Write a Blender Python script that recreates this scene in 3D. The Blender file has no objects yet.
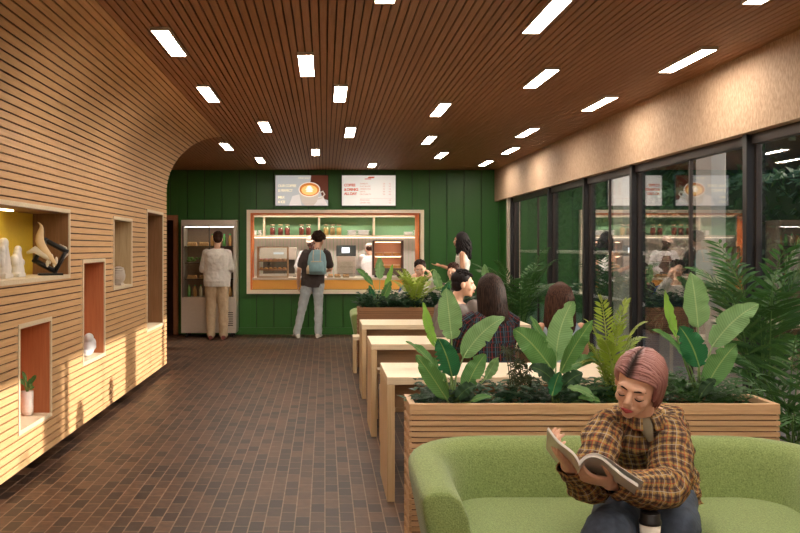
import bpy, bmesh, math, random
from mathutils import Vector, Matrix, noise, Quaternion
random.seed(7)
V = Vector
PI = math.pi
COL = bpy.context.scene.collection
SC = bpy.context.scene
F, CX, CY, H = 900.0, 325.0, 248.0, 1.48      # focal length in px, vanishing point, eye height

def P(px, py, Y):
    return V(((px-CX)*Y/F, Y, H-(py-CY)*Y/F))

# ------------------------------------------------------------------ camera, world, sun, exposure
cam_d = bpy.data.cameras.new('camera')
cam = bpy.data.objects.new('camera', cam_d); COL.objects.link(cam)
cam.location = (0, 0, H); cam.rotation_euler = (PI/2, 0, 0)
cam_d.sensor_width = 36; cam_d.lens = F/800*36
cam_d.shift_x = (400-CX)/800; cam_d.shift_y = -(266.5-CY)/800
cam_d.clip_start = 0.05; cam_d.clip_end = 200
SC.camera = cam
SC.view_settings.view_transform = 'Standard'; SC.view_settings.look = 'None'
SC.view_settings.exposure = 1.15; SC.view_settings.gamma = 1; SC.view_settings.use_curve_mapping = False
w = bpy.data.worlds.new('world'); SC.world = w; w.use_nodes = True
w.node_tree.nodes['Background'].inputs[0].default_value = (0.42, 0.50, 0.60, 1)
w.node_tree.nodes['Background'].inputs[1].default_value = 0.7
sun_d = bpy.data.lights.new('sun', 'SUN'); sun = bpy.data.objects.new('sun', sun_d); COL.objects.link(sun)
sun_d.energy = 4.3; sun_d.angle = math.radians(0.8); sun_d.color = (1.0, 0.86, 0.74)
sd = V((-1, 0.06, -0.315)).normalized()
sun.rotation_euler = sd.to_track_quat('-Z', 'Y').to_euler(); sun.location = (20, 3, 8)
LAMP = 26.0

# ------------------------------------------------------------------ materials
MATS = {}
def newmat(name):
    m = bpy.data.materials.new(name); m.use_nodes = True
    nt = m.node_tree; b = nt.nodes['Principled BSDF']
    return m, nt, b
def N(nt, t, **kw):
    n = nt.nodes.new(t)
    for k, v in kw.items():
        if k.startswith('i_'): n.inputs[k[2:].replace('_', ' ')].default_value = v
        else: setattr(n, k, v)
    return n
def rgba(c): return (c[0], c[1], c[2], 1)
def plain(name, c, rough=0.55, metal=0, var=0.08, nscale=30, bump=0.0, spec=0.5):
    if name in MATS: return MATS[name]
    m, nt, b = newmat(name)
    tc = N(nt, 'ShaderNodeTexCoord'); no = N(nt, 'ShaderNodeTexNoise'); no.inputs['Scale'].default_value = nscale
    no.inputs['Detail'].default_value = 3
    nt.links.new(tc.outputs['Object'], no.inputs['Vector'])
    mx = N(nt, 'ShaderNodeMixRGB'); mx.inputs[1].default_value = rgba([max(0, x*(1-var)) for x in c])
    mx.inputs[2].default_value = rgba([min(1, x*(1+var)) for x in c])
    nt.links.new(no.outputs[0], mx.inputs[0]); nt.links.new(mx.outputs[0], b.inputs['Base Color'])
    b.inputs['Roughness'].default_value = rough; b.inputs['Metallic'].default_value = metal
    b.inputs['Specular IOR Level'].default_value = spec
    if bump:
        bp = N(nt, 'ShaderNodeBump'); bp.inputs['Strength'].default_value = bump; bp.inputs['Distance'].default_value = 0.004
        nt.links.new(no.outputs[0], bp.inputs['Height']); nt.links.new(bp.outputs[0], b.inputs['Normal'])
    MATS[name] = m; return m
def wood(name, c1, c2, axis='Y', rough=0.5, scale=6, spec=0.35):
    if name in MATS: return MATS[name]
    m, nt, b = newmat(name)
    tc = N(nt, 'ShaderNodeTexCoord'); mp = N(nt, 'ShaderNodeMapping')
    sc = {'X': (0.6, 14, 14), 'Y': (14, 0.6, 14), 'Z': (14, 14, 0.6)}[axis]
    mp.inputs['Scale'].default_value = sc
    nt.links.new(tc.outputs['Object'], mp.inputs['Vector'])
    no = N(nt, 'ShaderNodeTexNoise'); no.inputs['Scale'].default_value = scale; no.inputs['Detail'].default_value = 5
    no.inputs['Distortion'].default_value = 0.6
    nt.links.new(mp.outputs[0], no.inputs['Vector'])
    cr = N(nt, 'ShaderNodeValToRGB'); cr.color_ramp.elements[0].position = 0.3; cr.color_ramp.elements[1].position = 0.7
    cr.color_ramp.elements[0].color = rgba(c1); cr.color_ramp.elements[1].color = rgba(c2)
    nt.links.new(no.outputs[0], cr.inputs[0]); nt.links.new(cr.outputs[0], b.inputs['Base Color'])
    b.inputs['Roughness'].default_value = rough; b.inputs['Specular IOR Level'].default_value = spec
    MATS[name] = m; return m
def hairmat(name, c):
    m, nt, b = newmat(name)
    tc = N(nt, 'ShaderNodeTexCoord'); mp = N(nt, 'ShaderNodeMapping'); mp.inputs['Scale'].default_value = (90, 90, 5)
    nt.links.new(tc.outputs['Object'], mp.inputs['Vector'])
    no = N(nt, 'ShaderNodeTexNoise'); no.inputs['Scale'].default_value = 1.6; no.inputs['Detail'].default_value = 3
    nt.links.new(mp.outputs[0], no.inputs['Vector'])
    cr = N(nt, 'ShaderNodeValToRGB'); cr.color_ramp.elements[0].position = .36; cr.color_ramp.elements[1].position = .66
    cr.color_ramp.elements[0].color = rgba([x*.45 for x in c]); cr.color_ramp.elements[1].color = rgba([x*1.9 for x in c])
    nt.links.new(no.outputs[0], cr.inputs[0]); nt.links.new(cr.outputs[0], b.inputs['Base Color'])
    bp = N(nt, 'ShaderNodeBump'); bp.inputs['Strength'].default_value = .6; bp.inputs['Distance'].default_value = .004
    nt.links.new(no.outputs[0], bp.inputs['Height']); nt.links.new(bp.outputs[0], b.inputs['Normal'])
    b.inputs['Roughness'].default_value = .55; b.inputs['Specular IOR Level'].default_value = .12
    MATS[name] = m; return m
def emit(name, c, s):
    if name in MATS: return MATS[name]
    m, nt, b = newmat(name)
    b.inputs['Base Color'].default_value = rgba(c); b.inputs['Emission Color'].default_value = rgba(c)
    b.inputs['Emission Strength'].default_value = s
    MATS[name] = m; return m
def clear_glass(name, k=1.7, tint=(0.95, 0.97, 0.96)):
    if name in MATS: return MATS[name]
    m, nt, b = newmat(name); nt.nodes.remove(b)
    tr = N(nt, 'ShaderNodeBsdfTransparent'); tr.inputs[0].default_value = rgba(tint)
    gl = N(nt, 'ShaderNodeBsdfGlossy'); gl.inputs['Roughness'].default_value = 0.0; gl.inputs[0].default_value = (1, 1, 1, 1)
    lw = N(nt, 'ShaderNodeLayerWeight'); lw.inputs[0].default_value = .5
    pw = N(nt, 'ShaderNodeMath', operation='POWER'); pw.inputs[1].default_value = 5; nt.links.new(lw.outputs['Facing'], pw.inputs[0])
    fr = N(nt, 'ShaderNodeMath', operation='MULTIPLY_ADD'); fr.inputs[1].default_value = .96; fr.inputs[2].default_value = .04; nt.links.new(pw.outputs[0], fr.inputs[0])
    mu = N(nt, 'ShaderNodeMath', operation='MULTIPLY', use_clamp=True); mu.inputs[1].default_value = k
    mi = N(nt, 'ShaderNodeMixShader')
    nt.links.new(fr.outputs[0], mu.inputs[0]); nt.links.new(mu.outputs[0], mi.inputs[0])
    nt.links.new(tr.outputs[0], mi.inputs[1]); nt.links.new(gl.outputs[0], mi.inputs[2])
    nt.links.new(mi.outputs[0], nt.nodes['Material Output'].inputs[0])
    MATS[name] = m; return m

M_SLAT = wood('slat_wood', (0.57, 0.335, 0.155), (0.68, 0.425, 0.215), 'Y', 0.55)
M_CEIL = wood('ceiling_slat_wood', (0.29, 0.125, 0.05), (0.38, 0.175, 0.075), 'Y', 0.55)
M_GAP = plain('groove_dark', (0.075, 0.034, 0.018), 0.9)
M_OAK = wood('pale_oak', (0.64, 0.52, 0.36), (0.75, 0.63, 0.46), 'X', 0.4)
M_OAKZ = wood('pale_oak_upright', (0.50, 0.36, 0.20), (0.62, 0.46, 0.28), 'Z', 0.45)
M_NICHE = wood('niche_oak', (0.42, 0.30, 0.16), (0.55, 0.42, 0.25), 'Z', 0.5)
M_NICHEB = wood('niche_brown', (0.22, 0.11, 0.045), (0.30, 0.155, 0.07), 'Z', 0.5)
M_RUST = wood('niche_rust', (0.50, 0.17, 0.07), (0.60, 0.23, 0.10), 'Z', 0.5)
M_YEL = plain('mustard_paint', (0.72, 0.50, 0.035), 0.6)
M_GREEN = plain('green_paint', (0.024, 0.125, 0.014), 0.45, var=0.06, nscale=3)
M_GREEND = plain('green_groove', (0.006, 0.02, 0.006), 0.8)
M_BLACK = plain('black_metal', (0.012, 0.011, 0.012), 0.35, spec=0.4)
M_BRONZE = plain('bronze_metal', (0.05, 0.038, 0.032), 0.4, 0.5)
M_BEIGE = plain('beige_metal', (0.50, 0.43, 0.34), 0.45)
M_PANEL = emit('lamp_panel', (1.0, 0.89, 0.76), LAMP)
M_WHITE = plain('white_ceramic', (0.80, 0.79, 0.76), 0.3)
M_STEEL = plain('brushed_steel', (0.58, 0.51, 0.43), 0.42, 0.35)
M_DSTEEL = plain('dark_steel', (0.10, 0.085, 0.07), 0.4, 0.7)
M_BIRCH = wood('pale_birch', (0.88, 0.76, 0.57), (0.93, 0.83, 0.66), 'X', 0.4)
M_ORANGE = plain('orange_paint', (0.95, 0.46, 0.09), 0.5, var=0.03)
M_ORANGED = plain('deep_orange_paint', (0.88, 0.24, 0.045), 0.5, var=0.03)
M_MINT = plain('mint_paint', (0.25, 0.48, 0.25), 0.6)
M_SOIL = plain('soil', (0.03, 0.018, 0.010), 0.95, bump=0.6, nscale=60)
M_GLASS = clear_glass('window_glass', 2.0)
M_JARGL = clear_glass('jar_glass', 1.0)

def osb_mat():
    m, nt, b = newmat('pressed_wood_fibre')
    tc = N(nt, 'ShaderNodeTexCoord'); mp = N(nt, 'ShaderNodeMapping'); mp.inputs['Scale'].default_value = (1, 40, 14)
    nt.links.new(tc.outputs['Object'], mp.inputs['Vector'])
    no = N(nt, 'ShaderNodeTexNoise'); no.inputs['Scale'].default_value = 2.2; no.inputs['Detail'].default_value = 6
    nt.links.new(mp.outputs[0], no.inputs['Vector'])
    cr = N(nt, 'ShaderNodeValToRGB')
    cr.color_ramp.elements[0].position = 0.32; cr.color_ramp.elements[1].position = 0.68
    cr.color_ramp.elements[0].color = (0.36, 0.23, 0.14, 1); cr.color_ramp.elements[1].color = (0.56, 0.40, 0.27, 1)
    nt.links.new(no.outputs[0], cr.inputs[0]); nt.links.new(cr.outputs[0], b.inputs['Base Color'])
    bp = N(nt, 'ShaderNodeBump'); bp.inputs['Strength'].default_value = 0.4; bp.inputs['Distance'].default_value = 0.004
    nt.links.new(no.outputs[0], bp.inputs['Height']); nt.links.new(bp.outputs[0], b.inputs['Normal'])
    b.inputs['Roughness'].default_value = 0.75
    return m
M_OSB = osb_mat()

def brick_mat():
    m, nt, b = newmat('brick_paver')
    tc = N(nt, 'ShaderNodeTexCoord'); mp = N(nt, 'ShaderNodeMapping')
    mp.inputs['Rotation'].default_value = (0, 0, PI/2)
    nt.links.new(tc.outputs['Object'], mp.inputs['Vector'])
    br = N(nt, 'ShaderNodeTexBrick'); br.offset = 0.5
    br.inputs['Scale'].default_value = 1.0; br.inputs['Brick Width'].default_value = 0.168
    br.inputs['Row Height'].default_value = 0.081; br.inputs['Mortar Size'].default_value = 0.0038
    br.inputs['Mortar Smooth'].default_value = 0.2; br.inputs['Bias'].default_value = -0.1
    br.inputs['Color1'].default_value = (0.022, 0.010, 0.0055, 1); br.inputs['Color2'].default_value = (0.112, 0.053, 0.027, 1)
    br.inputs['Mortar'].default_value = (0.22, 0.145, 0.095, 1)
    nt.links.new(mp.outputs[0], br.inputs['Vector'])
    no = N(nt, 'ShaderNodeTexNoise'); no.inputs['Scale'].default_value = 22; no.inputs['Detail'].default_value = 6
    nt.links.new(tc.outputs['Object'], no.inputs['Vector'])
    mx = N(nt, 'ShaderNodeMixRGB', blend_type='MULTIPLY'); mx.inputs[0].default_value = 0.55
    cr = N(nt, 'ShaderNodeValToRGB'); cr.color_ramp.elements[0].position = 0.3; cr.color_ramp.elements[1].position = 0.7
    cr.color_ramp.elements[0].color = (0.5, 0.48, 0.46, 1); cr.color_ramp.elements[1].color = (1.35, 1.3, 1.25, 1)
    nt.links.new(no.outputs[0], cr.inputs[0])
    nt.links.new(br.outputs['Color'], mx.inputs[1]); nt.links.new(cr.outputs[0], mx.inputs[2])
    nt.links.new(mx.outputs[0], b.inputs['Base Color'])
    bp = N(nt, 'ShaderNodeBump'); bp.inputs['Strength'].default_value = 0.5; bp.inputs['Distance'].default_value = 0.003; bp.invert = True
    nt.links.new(br.outputs['Fac'], bp.inputs['Height']); nt.links.new(bp.outputs[0], b.inputs['Normal'])
    b.inputs['Roughness'].default_value = 0.48; b.inputs['Specular IOR Level'].default_value = 0.4
    return m
M_BRICK = brick_mat()

def sofa_mat():
    m, nt, b = newmat('green_boucle')
    tc = N(nt, 'ShaderNodeTexCoord')
    no = N(nt, 'ShaderNodeTexNoise'); no.inputs['Scale'].default_value = 170; no.inputs['Detail'].default_value = 3
    nt.links.new(tc.outputs['Object'], no.inputs['Vector'])
    cr = N(nt, 'ShaderNodeValToRGB'); cr.color_ramp.elements[0].position = 0.3; cr.color_ramp.elements[1].position = 0.7
    cr.color_ramp.elements[0].color = (0.145, 0.20, 0.065, 1); cr.color_ramp.elements[1].color = (0.29, 0.375, 0.14, 1)
    nt.links.new(no.outputs[0], cr.inputs[0]); nt.links.new(cr.outputs[0], b.inputs['Base Color'])
    bp = N(nt, 'ShaderNodeBump'); bp.inputs['Strength'].default_value = 0.55; bp.inputs['Distance'].default_value = 0.004
    nt.links.new(no.outputs[0], bp.inputs['Height']); nt.links.new(bp.outputs[0], b.inputs['Normal'])
    b.inputs['Roughness'].default_value = 0.95; b.inputs['Specular IOR Level'].default_value = 0.15
    b.inputs['Sheen Weight'].default_value = 0.25
    return m
M_SOFA = sofa_mat()

def plaid_mat(name, base, stripes, scale=1.0):
    """stripes: (period, offset, width, colour, axis)"""
    m, nt, b = newmat(name)
    uv = N(nt, 'ShaderNodeUVMap'); sp = N(nt, 'ShaderNodeSeparateXYZ'); nt.links.new(uv.outputs[0], sp.inputs[0])
    col = N(nt, 'ShaderNodeRGB'); col.outputs[0].default_value = rgba(base); cur = col.outputs[0]
    for (per, off, wid, c, ax, strength) in stripes:
        a = N(nt, 'ShaderNodeMath', operation='ADD'); a.inputs[1].default_value = off+50*per
        nt.links.new(sp.outputs[ax], a.inputs[0])
        d = N(nt, 'ShaderNodeMath', operation='MODULO'); d.inputs[1].default_value = per; nt.links.new(a.outputs[0], d.inputs[0])
        l = N(nt, 'ShaderNodeMath', operation='LESS_THAN'); l.inputs[1].default_value = wid; nt.links.new(d.outputs[0], l.inputs[0])
        s = N(nt, 'ShaderNodeMath', operation='MULTIPLY'); s.inputs[1].default_value = strength; nt.links.new(l.outputs[0], s.inputs[0])
        mx = N(nt, 'ShaderNodeMixRGB'); mx.inputs[2].default_value = rgba(c)
        nt.links.new(s.outputs[0], mx.inputs[0]); nt.links.new(cur, mx.inputs[1]); cur = mx.outputs[0]
    nt.links.new(cur, b.inputs['Base Color']); b.inputs['Roughness'].default_value = 0.85
    b.inputs['Specular IOR Level'].default_value = 0.2
    return m
M_PLAID = plaid_mat('brown_plaid', (0.17, 0.10, 0.06), [
    (0.026, 0.0, 0.0065, (0.44, 0.285, 0.09), 0, 0.7), (0.026, 0.0, 0.0065, (0.44, 0.285, 0.09), 1, 0.7),
    (0.026, 0.010, 0.0055, (0.03, 0.02, 0.025), 0, 0.62), (0.026, 0.010, 0.0055, (0.03, 0.02, 0.025), 1, 0.62),
    (0.052, 0.020, 0.0024, (0.50, 0.07, 0.035), 0, 0.5), (0.052, 0.046, 0.0022, (0.50, 0.44, 0.36), 0, 0.7), (0.052, 0.020, 0.0022, (0.50, 0.44, 0.36), 1, 0.7),
    (0.052, 0.046, 0.0024, (0.50, 0.07, 0.035), 1, 0.5)])
M_PLAIDD = plaid_mat('dark_plaid', (0.022, 0.018, 0.022), [
    (0.060, 0.0, 0.005, (0.26, 0.035, 0.03), 0, 0.85), (0.060, 0.020, 0.004, (0.12, 0.11, 0.13), 0, 0.7),
    (0.060, 0.036, 0.007, (0.04, 0.10, 0.14), 0, 0.9), (0.075, 0.0, 0.006, (0.20, 0.03, 0.03), 1, 0.4),
    (0.075, 0.036, 0.008, (0.03, 0.07, 0.10), 1, 0.7)])

def leaf_mat(name, c, c2, rib=(0.26, 0.40, 0.13), vein=26):
    m, nt, b = newmat(name)
    uv = N(nt, 'ShaderNodeUVMap'); sp = N(nt, 'ShaderNodeSeparateXYZ'); nt.links.new(uv.outputs[0], sp.inputs[0])
    ab = N(nt, 'ShaderNodeMath', operation='ABSOLUTE'); nt.links.new(sp.outputs[0], ab.inputs[0])
    s1 = N(nt, 'ShaderNodeMath', operation='MULTIPLY'); s1.inputs[1].default_value = -5.0; nt.links.new(ab.outputs[0], s1.inputs[0])
    s2 = N(nt, 'ShaderNodeMath', operation='MULTIPLY'); s2.inputs[1].default_value = vein*2; nt.links.new(sp.outputs[1], s2.inputs[0])
    ad = N(nt, 'ShaderNodeMath', operation='ADD'); nt.links.new(s1.outputs[0], ad.inputs[0]); nt.links.new(s2.outputs[0], ad.inputs[1])
    sn = N(nt, 'ShaderNodeMath', operation='SINE'); 
    s3 = N(nt, 'ShaderNodeMath', operation='MULTIPLY'); s3.inputs[1].default_value = 3.0; nt.links.new(ad.outputs[0], s3.inputs[0]); nt.links.new(s3.outputs[0], sn.inputs[0])
    mr = N(nt, 'ShaderNodeMapRange'); mr.inputs[1].default_value = -1; mr.inputs[2].default_value = 1; nt.links.new(sn.outputs[0], mr.inputs[0])
    mx = N(nt, 'ShaderNodeMixRGB'); mx.inputs[1].default_value = rgba(c); mx.inputs[2].default_value = rgba(c2); nt.links.new(mr.outputs[0], mx.inputs[0])
    lt = N(nt, 'ShaderNodeMath', operation='LESS_THAN'); lt.inputs[1].default_value = 0.055; nt.links.new(ab.outputs[0], lt.inputs[0])
    m2 = N(nt, 'ShaderNodeMixRGB'); m2.inputs[2].default_value = rgba(rib); nt.links.new(lt.outputs[0], m2.inputs[0]); nt.links.new(mx.outputs[0], m2.inputs[1])
    nt.links.new(m2.outputs[0], b.inputs['Base Color'])
    b.inputs['Roughness'].default_value = 0.42; b.inputs['Specular IOR Level'].default_value = 0.4
    bp = N(nt, 'ShaderNodeBump'); bp.inputs['Strength'].default_value = 0.25; bp.inputs['Distance'].default_value = 0.003
    nt.links.new(sn.outputs[0], bp.inputs['Height']); nt.links.new(bp.outputs[0], b.inputs['Normal'])
    tl = N(nt, 'ShaderNodeBsdfTranslucent'); nt.links.new(m2.outputs[0], tl.inputs[0])
    mi = N(nt, 'ShaderNodeMixShader'); mi.inputs[0].default_value = 0.3
    nt.links.new(b.outputs[0], mi.inputs[1]); nt.links.new(tl.outputs[0], mi.inputs[2])
    nt.links.new(mi.outputs[0], nt.nodes['Material Output'].inputs[0])
    return m
L_MID = leaf_mat('leaf_mid', (0.10, 0.25, 0.07), (0.13, 0.30, 0.09))
L_PALE = leaf_mat('leaf_pale', (0.20, 0.38, 0.15), (0.24, 0.43, 0.18), (0.36, 0.52, 0.24))
L_LIME = leaf_mat('leaf_lime', (0.24, 0.50, 0.07), (0.28, 0.55, 0.10))
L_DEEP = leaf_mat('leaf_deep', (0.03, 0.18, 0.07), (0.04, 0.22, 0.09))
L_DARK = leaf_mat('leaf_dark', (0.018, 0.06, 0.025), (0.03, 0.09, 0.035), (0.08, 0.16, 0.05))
L_PALM = leaf_mat('palm_green', (0.03, 0.10, 0.02), (0.055, 0.145, 0.035), (0.12, 0.24, 0.06))
L_FERN = leaf_mat('fern_yellow_green', (0.26, 0.38, 0.04), (0.36, 0.48, 0.07), (0.35, 0.42, 0.1))
L_REED = leaf_mat('reed_olive', (0.035, 0.05, 0.018), (0.06, 0.075, 0.03), (0.07, 0.08, 0.03))

# ------------------------------------------------------------------ mesh building
class MB:
    def __init__(s): s.bm = bmesh.new(); s.uv = s.bm.loops.layers.uv.new('UVMap')
    def box(s, x0, y0, z0, x1, y1, z1):
        vs = [s.bm.verts.new(p) for p in ((x0,y0,z0),(x1,y0,z0),(x1,y1,z0),(x0,y1,z0),(x0,y0,z1),(x1,y0,z1),(x1,y1,z1),(x0,y1,z1))]
        for f in ((0,3,2,1),(4,5,6,7),(0,1,5,4),(1,2,6,5),(2,3,7,6),(3,0,4,7)): s.bm.faces.new([vs[i] for i in f])
        return s
    def poly_prism(s, pts, y0, y1):            # pts in (x, z), extruded along y
        a = [s.bm.verts.new((x, y0, z)) for x, z in pts]; b = [s.bm.verts.new((x, y1, z)) for x, z in pts]
        n = len(pts)
        s.bm.faces.new(a); s.bm.faces.new(b[::-1])
        for i in range(n): s.bm.faces.new((a[i], b[i], b[(i+1) % n], a[(i+1) % n]))
        return s
    def loft(s, rings, n=16, cap=True, uvs=None, closed=True):
        """rings: (centre, u, v): ellipse c + u cos + v sin"""
        R = []
        for (c, u, v) in rings:
            R.append([s.bm.verts.new(V(c)+V(u)*math.cos(2*PI*k/n)+V(v)*math.sin(2*PI*k/n)) for k in range(n)])
        L = 0
        for i in range(len(R)-1):
            d = (V(rings[i+1][0])-V(rings[i][0])).length
            r = (V(rings[i][1]).length+V(rings[i][2]).length)/2 if uvs is None else uvs
            for k in range(n):
                f = s.bm.faces.new((R[i][k], R[i][(k+1) % n], R[i+1][(k+1) % n], R[i+1][k])); f.smooth = True
                for l, (kk, vv) in zip(f.loops, ((k, L), (k+1, L), (k+1, L+d), (k, L+d))):
                    l[s.uv].uv = (2*PI*r*kk/n, vv)
            L += d
        if cap:
            s.bm.faces.new(R[0][::-1]); s.bm.faces.new(R[-1])
        return R
    def tube(s, pts, radii, n=10, cap=True, flat=1.0, up=(0, 0, 1), uvr=None):
        pts = [V(p) for p in pts]
        if not hasattr(radii, '__len__'): radii = [radii]*len(pts)
        rings = []; prev = None
        for i, p in enumerate(pts):
            t = (pts[min(i+1, len(pts)-1)]-pts[max(i-1, 0)]).normalized()
            if prev is None:
                a = V(up); 
                if abs(a.dot(t)) > 0.95: a = V((0, 1, 0)) if abs(t.y) < .9 else V((1, 0, 0))
            else: a = prev
            u = (a-t*a.dot(t)).normalized(); v = t.cross(u); prev = u
            rings.append((p, u*radii[i]*flat, v*radii[i]))
        return s.loft(rings, n, cap, uvr)
    def ell(s, c, r, n=14, rot=None, m=9):
        rot = rot or Matrix.Identity(3); c = V(c)
        rows = []
        for i in range(1, m):
            th = PI*i/m
            rows.append([s.bm.verts.new(c+rot@V((r[0]*math.sin(th)*math.cos(2*PI*k/n), r[1]*math.sin(th)*math.sin(2*PI*k/n), r[2]*math.cos(th)))) for k in range(n)])
        t = s.bm.verts.new(c+rot@V((0, 0, r[2]))); b = s.bm.verts.new(c+rot@V((0, 0, -r[2])))
        for k in range(n):
            s.bm.faces.new((t, rows[0][k], rows[0][(k+1) % n])).smooth = True
            s.bm.faces.new((b, rows[-1][(k+1) % n], rows[-1][k])).smooth = True
            for i in range(len(rows)-1):
                s.bm.faces.new((rows[i][k], rows[i+1][k], rows[i+1][(k+1) % n], rows[i][(k+1) % n])).smooth = True
        return s
    def cap_(s, p0, r0, p1, r1, n=12):          # capsule with two radii
        s.tube([p0, p1], [r0, r1], n); s.ell(p0, (r0,)*3, n); s.ell(p1, (r1,)*3, n); return s
    def chain(s, pts, rs, n=12):
        for i in range(len(pts)-1): s.cap_(pts[i], rs[i], pts[i+1], rs[i+1], n)
        return s
    def lathe(s, c, prof, n=24):
        c = V(c); rows = []
        for r, z in prof:
            rows.append([s.bm.verts.new(c+V((r*math.cos(2*PI*k/n), r*math.sin(2*PI*k/n), z))) for k in range(n)])
        for i in range(len(rows)-1):
            for k in range(n): s.bm.faces.new((rows[i][k], rows[i][(k+1) % n], rows[i+1][(k+1) % n], rows[i+1][k])).smooth = True
        s.bm.faces.new(rows[0][::-1]); s.bm.faces.new(rows[-1]); return s
    def quad(s, a, b, c, d, uv=None):
        f = s.bm.faces.new([s.bm.verts.new(V(p)) for p in (a, b, c, d)])
        if uv:
            for l, u in zip(f.loops, uv): l[s.uv].uv = u
        return f
    def xform(s, M): bmesh.ops.transform(s.bm, matrix=M, verts=s.bm.verts); return s
    def build(s, name, mat, parent=None, kind=None, world=False, smooth=False, recalc=True, bevel=0, remesh=0, smoothit=0, subd=0, fold=0):
        if recalc: bmesh.ops.recalc_face_normals(s.bm, faces=s.bm.faces)
        me = bpy.data.meshes.new(name); s.bm.to_mesh(me); s.bm.free()
        me.materials.append(mat)
        o = bpy.data.objects.new(name, me); COL.objects.link(o)
        if smooth:
            for p in me.polygons: p.use_smooth = True
        if parent:
            o.parent = parent
            if world:
                par = parent; M = Matrix.Identity(4)
                while par: M = Matrix.Translation(par.location)@M if par.type == 'EMPTY' else M; par = par.parent
                if parent.type == 'EMPTY': o.matrix_parent_inverse = M.inverted()
        if kind: o['kind'] = kind
        if remesh:
            md = o.modifiers.new('remesh', 'REMESH'); md.mode = 'VOXEL'; md.voxel_size = remesh; md.use_smooth_shade = True
            if smoothit:
                ms = o.modifiers.new('smooth', 'SMOOTH'); ms.iterations = smoothit; ms.factor = 0.5
        if fold:
            tx = bpy.data.textures.get('cloth_folds') or bpy.data.textures.new('cloth_folds', 'CLOUDS'); tx.noise_scale = .09
            md = o.modifiers.new('folds', 'DISPLACE'); md.texture = tx; md.strength = fold; md.mid_level = .5; md.texture_coords = 'LOCAL'
        if bevel:
            md = o.modifiers.new('bevel', 'BEVEL'); md.width = bevel; md.segments = 2; md.limit_method = 'ANGLE'
        if subd:
            md = o.modifiers.new('subdivision', 'SUBSURF'); md.levels = subd; md.render_levels = subd
        return o

def tag(o, label, cat, group=None, kind=None):
    o['label'] = label; o['category'] = cat
    if group: o['group'] = group
    if kind: o['kind'] = kind
    return o
def thing(name, label, cat, loc=(0, 0, 0), rz=0, group=None):
    o = bpy.data.objects.new(name, None); COL.objects.link(o); o.location = loc; o.rotation_euler = (0, 0, rz)
    o.empty_display_size = 0.1
    return tag(o, label, cat, group)
def copy_tree(o, parent=None):
    c = o.copy(); COL.objects.link(c)
    if parent: c.parent = parent
    for ch in list(o.children): copy_tree(ch, c)
    return c
def dup(o, loc, label, rz=None, group=None, scale=None):
    c = copy_tree(o); c.location = loc; c['label'] = label
    if rz is not None: c.rotation_euler = (0, 0, rz)
    if group: c['group'] = group
    if scale: c.scale = (scale,)*3
    return c
def text(s, loc, size, mat, parent, name='lettering', bold=0.0, spacing=1.0, mirror=False, ax='x'):
    cu = bpy.data.curves.new(name, 'FONT'); cu.body = s; cu.size = size; cu.extrude = 0.001; cu.offset = bold
    cu.space_character = spacing; cu.align_x = 'LEFT'; cu.materials.append(mat)
    tmp = bpy.data.objects.new('tmp', cu); COL.objects.link(tmp)
    me = bpy.data.meshes.new_from_object(tmp); bpy.data.objects.remove(tmp)
    if not me.materials: me.materials.append(mat)
    o = bpy.data.objects.new(name, me); COL.objects.link(o); o.parent = parent
    o.location = loc; o.rotation_euler = (PI/2, 0, 0)
    return o
#PART2
# ------------------------------------------------------------------ room shell
WX, GX, SX = -1.9, 3.0, 2.90            # slatted wall face, glass line, soffit face
CZ, SZ = 2.815, 2.276
BY = 15.4                               # green end wall
YB = -3.0                               # wall behind the camera
WE = 10.8                               # far end of the slatted wall
ST = 'structure'
MB().box(-3.6, YB-.1, -0.2, 3.15, 19.0, 0).build('floor', M_BRICK, kind=ST)
m = MB(); m.box(3.15, -3, -0.25, 16, 62, -0.03)
m.build('ground', plain('outdoor_paving', (0.20, 0.18, 0.17), 0.8, nscale=5, var=.3), kind=ST)

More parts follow.
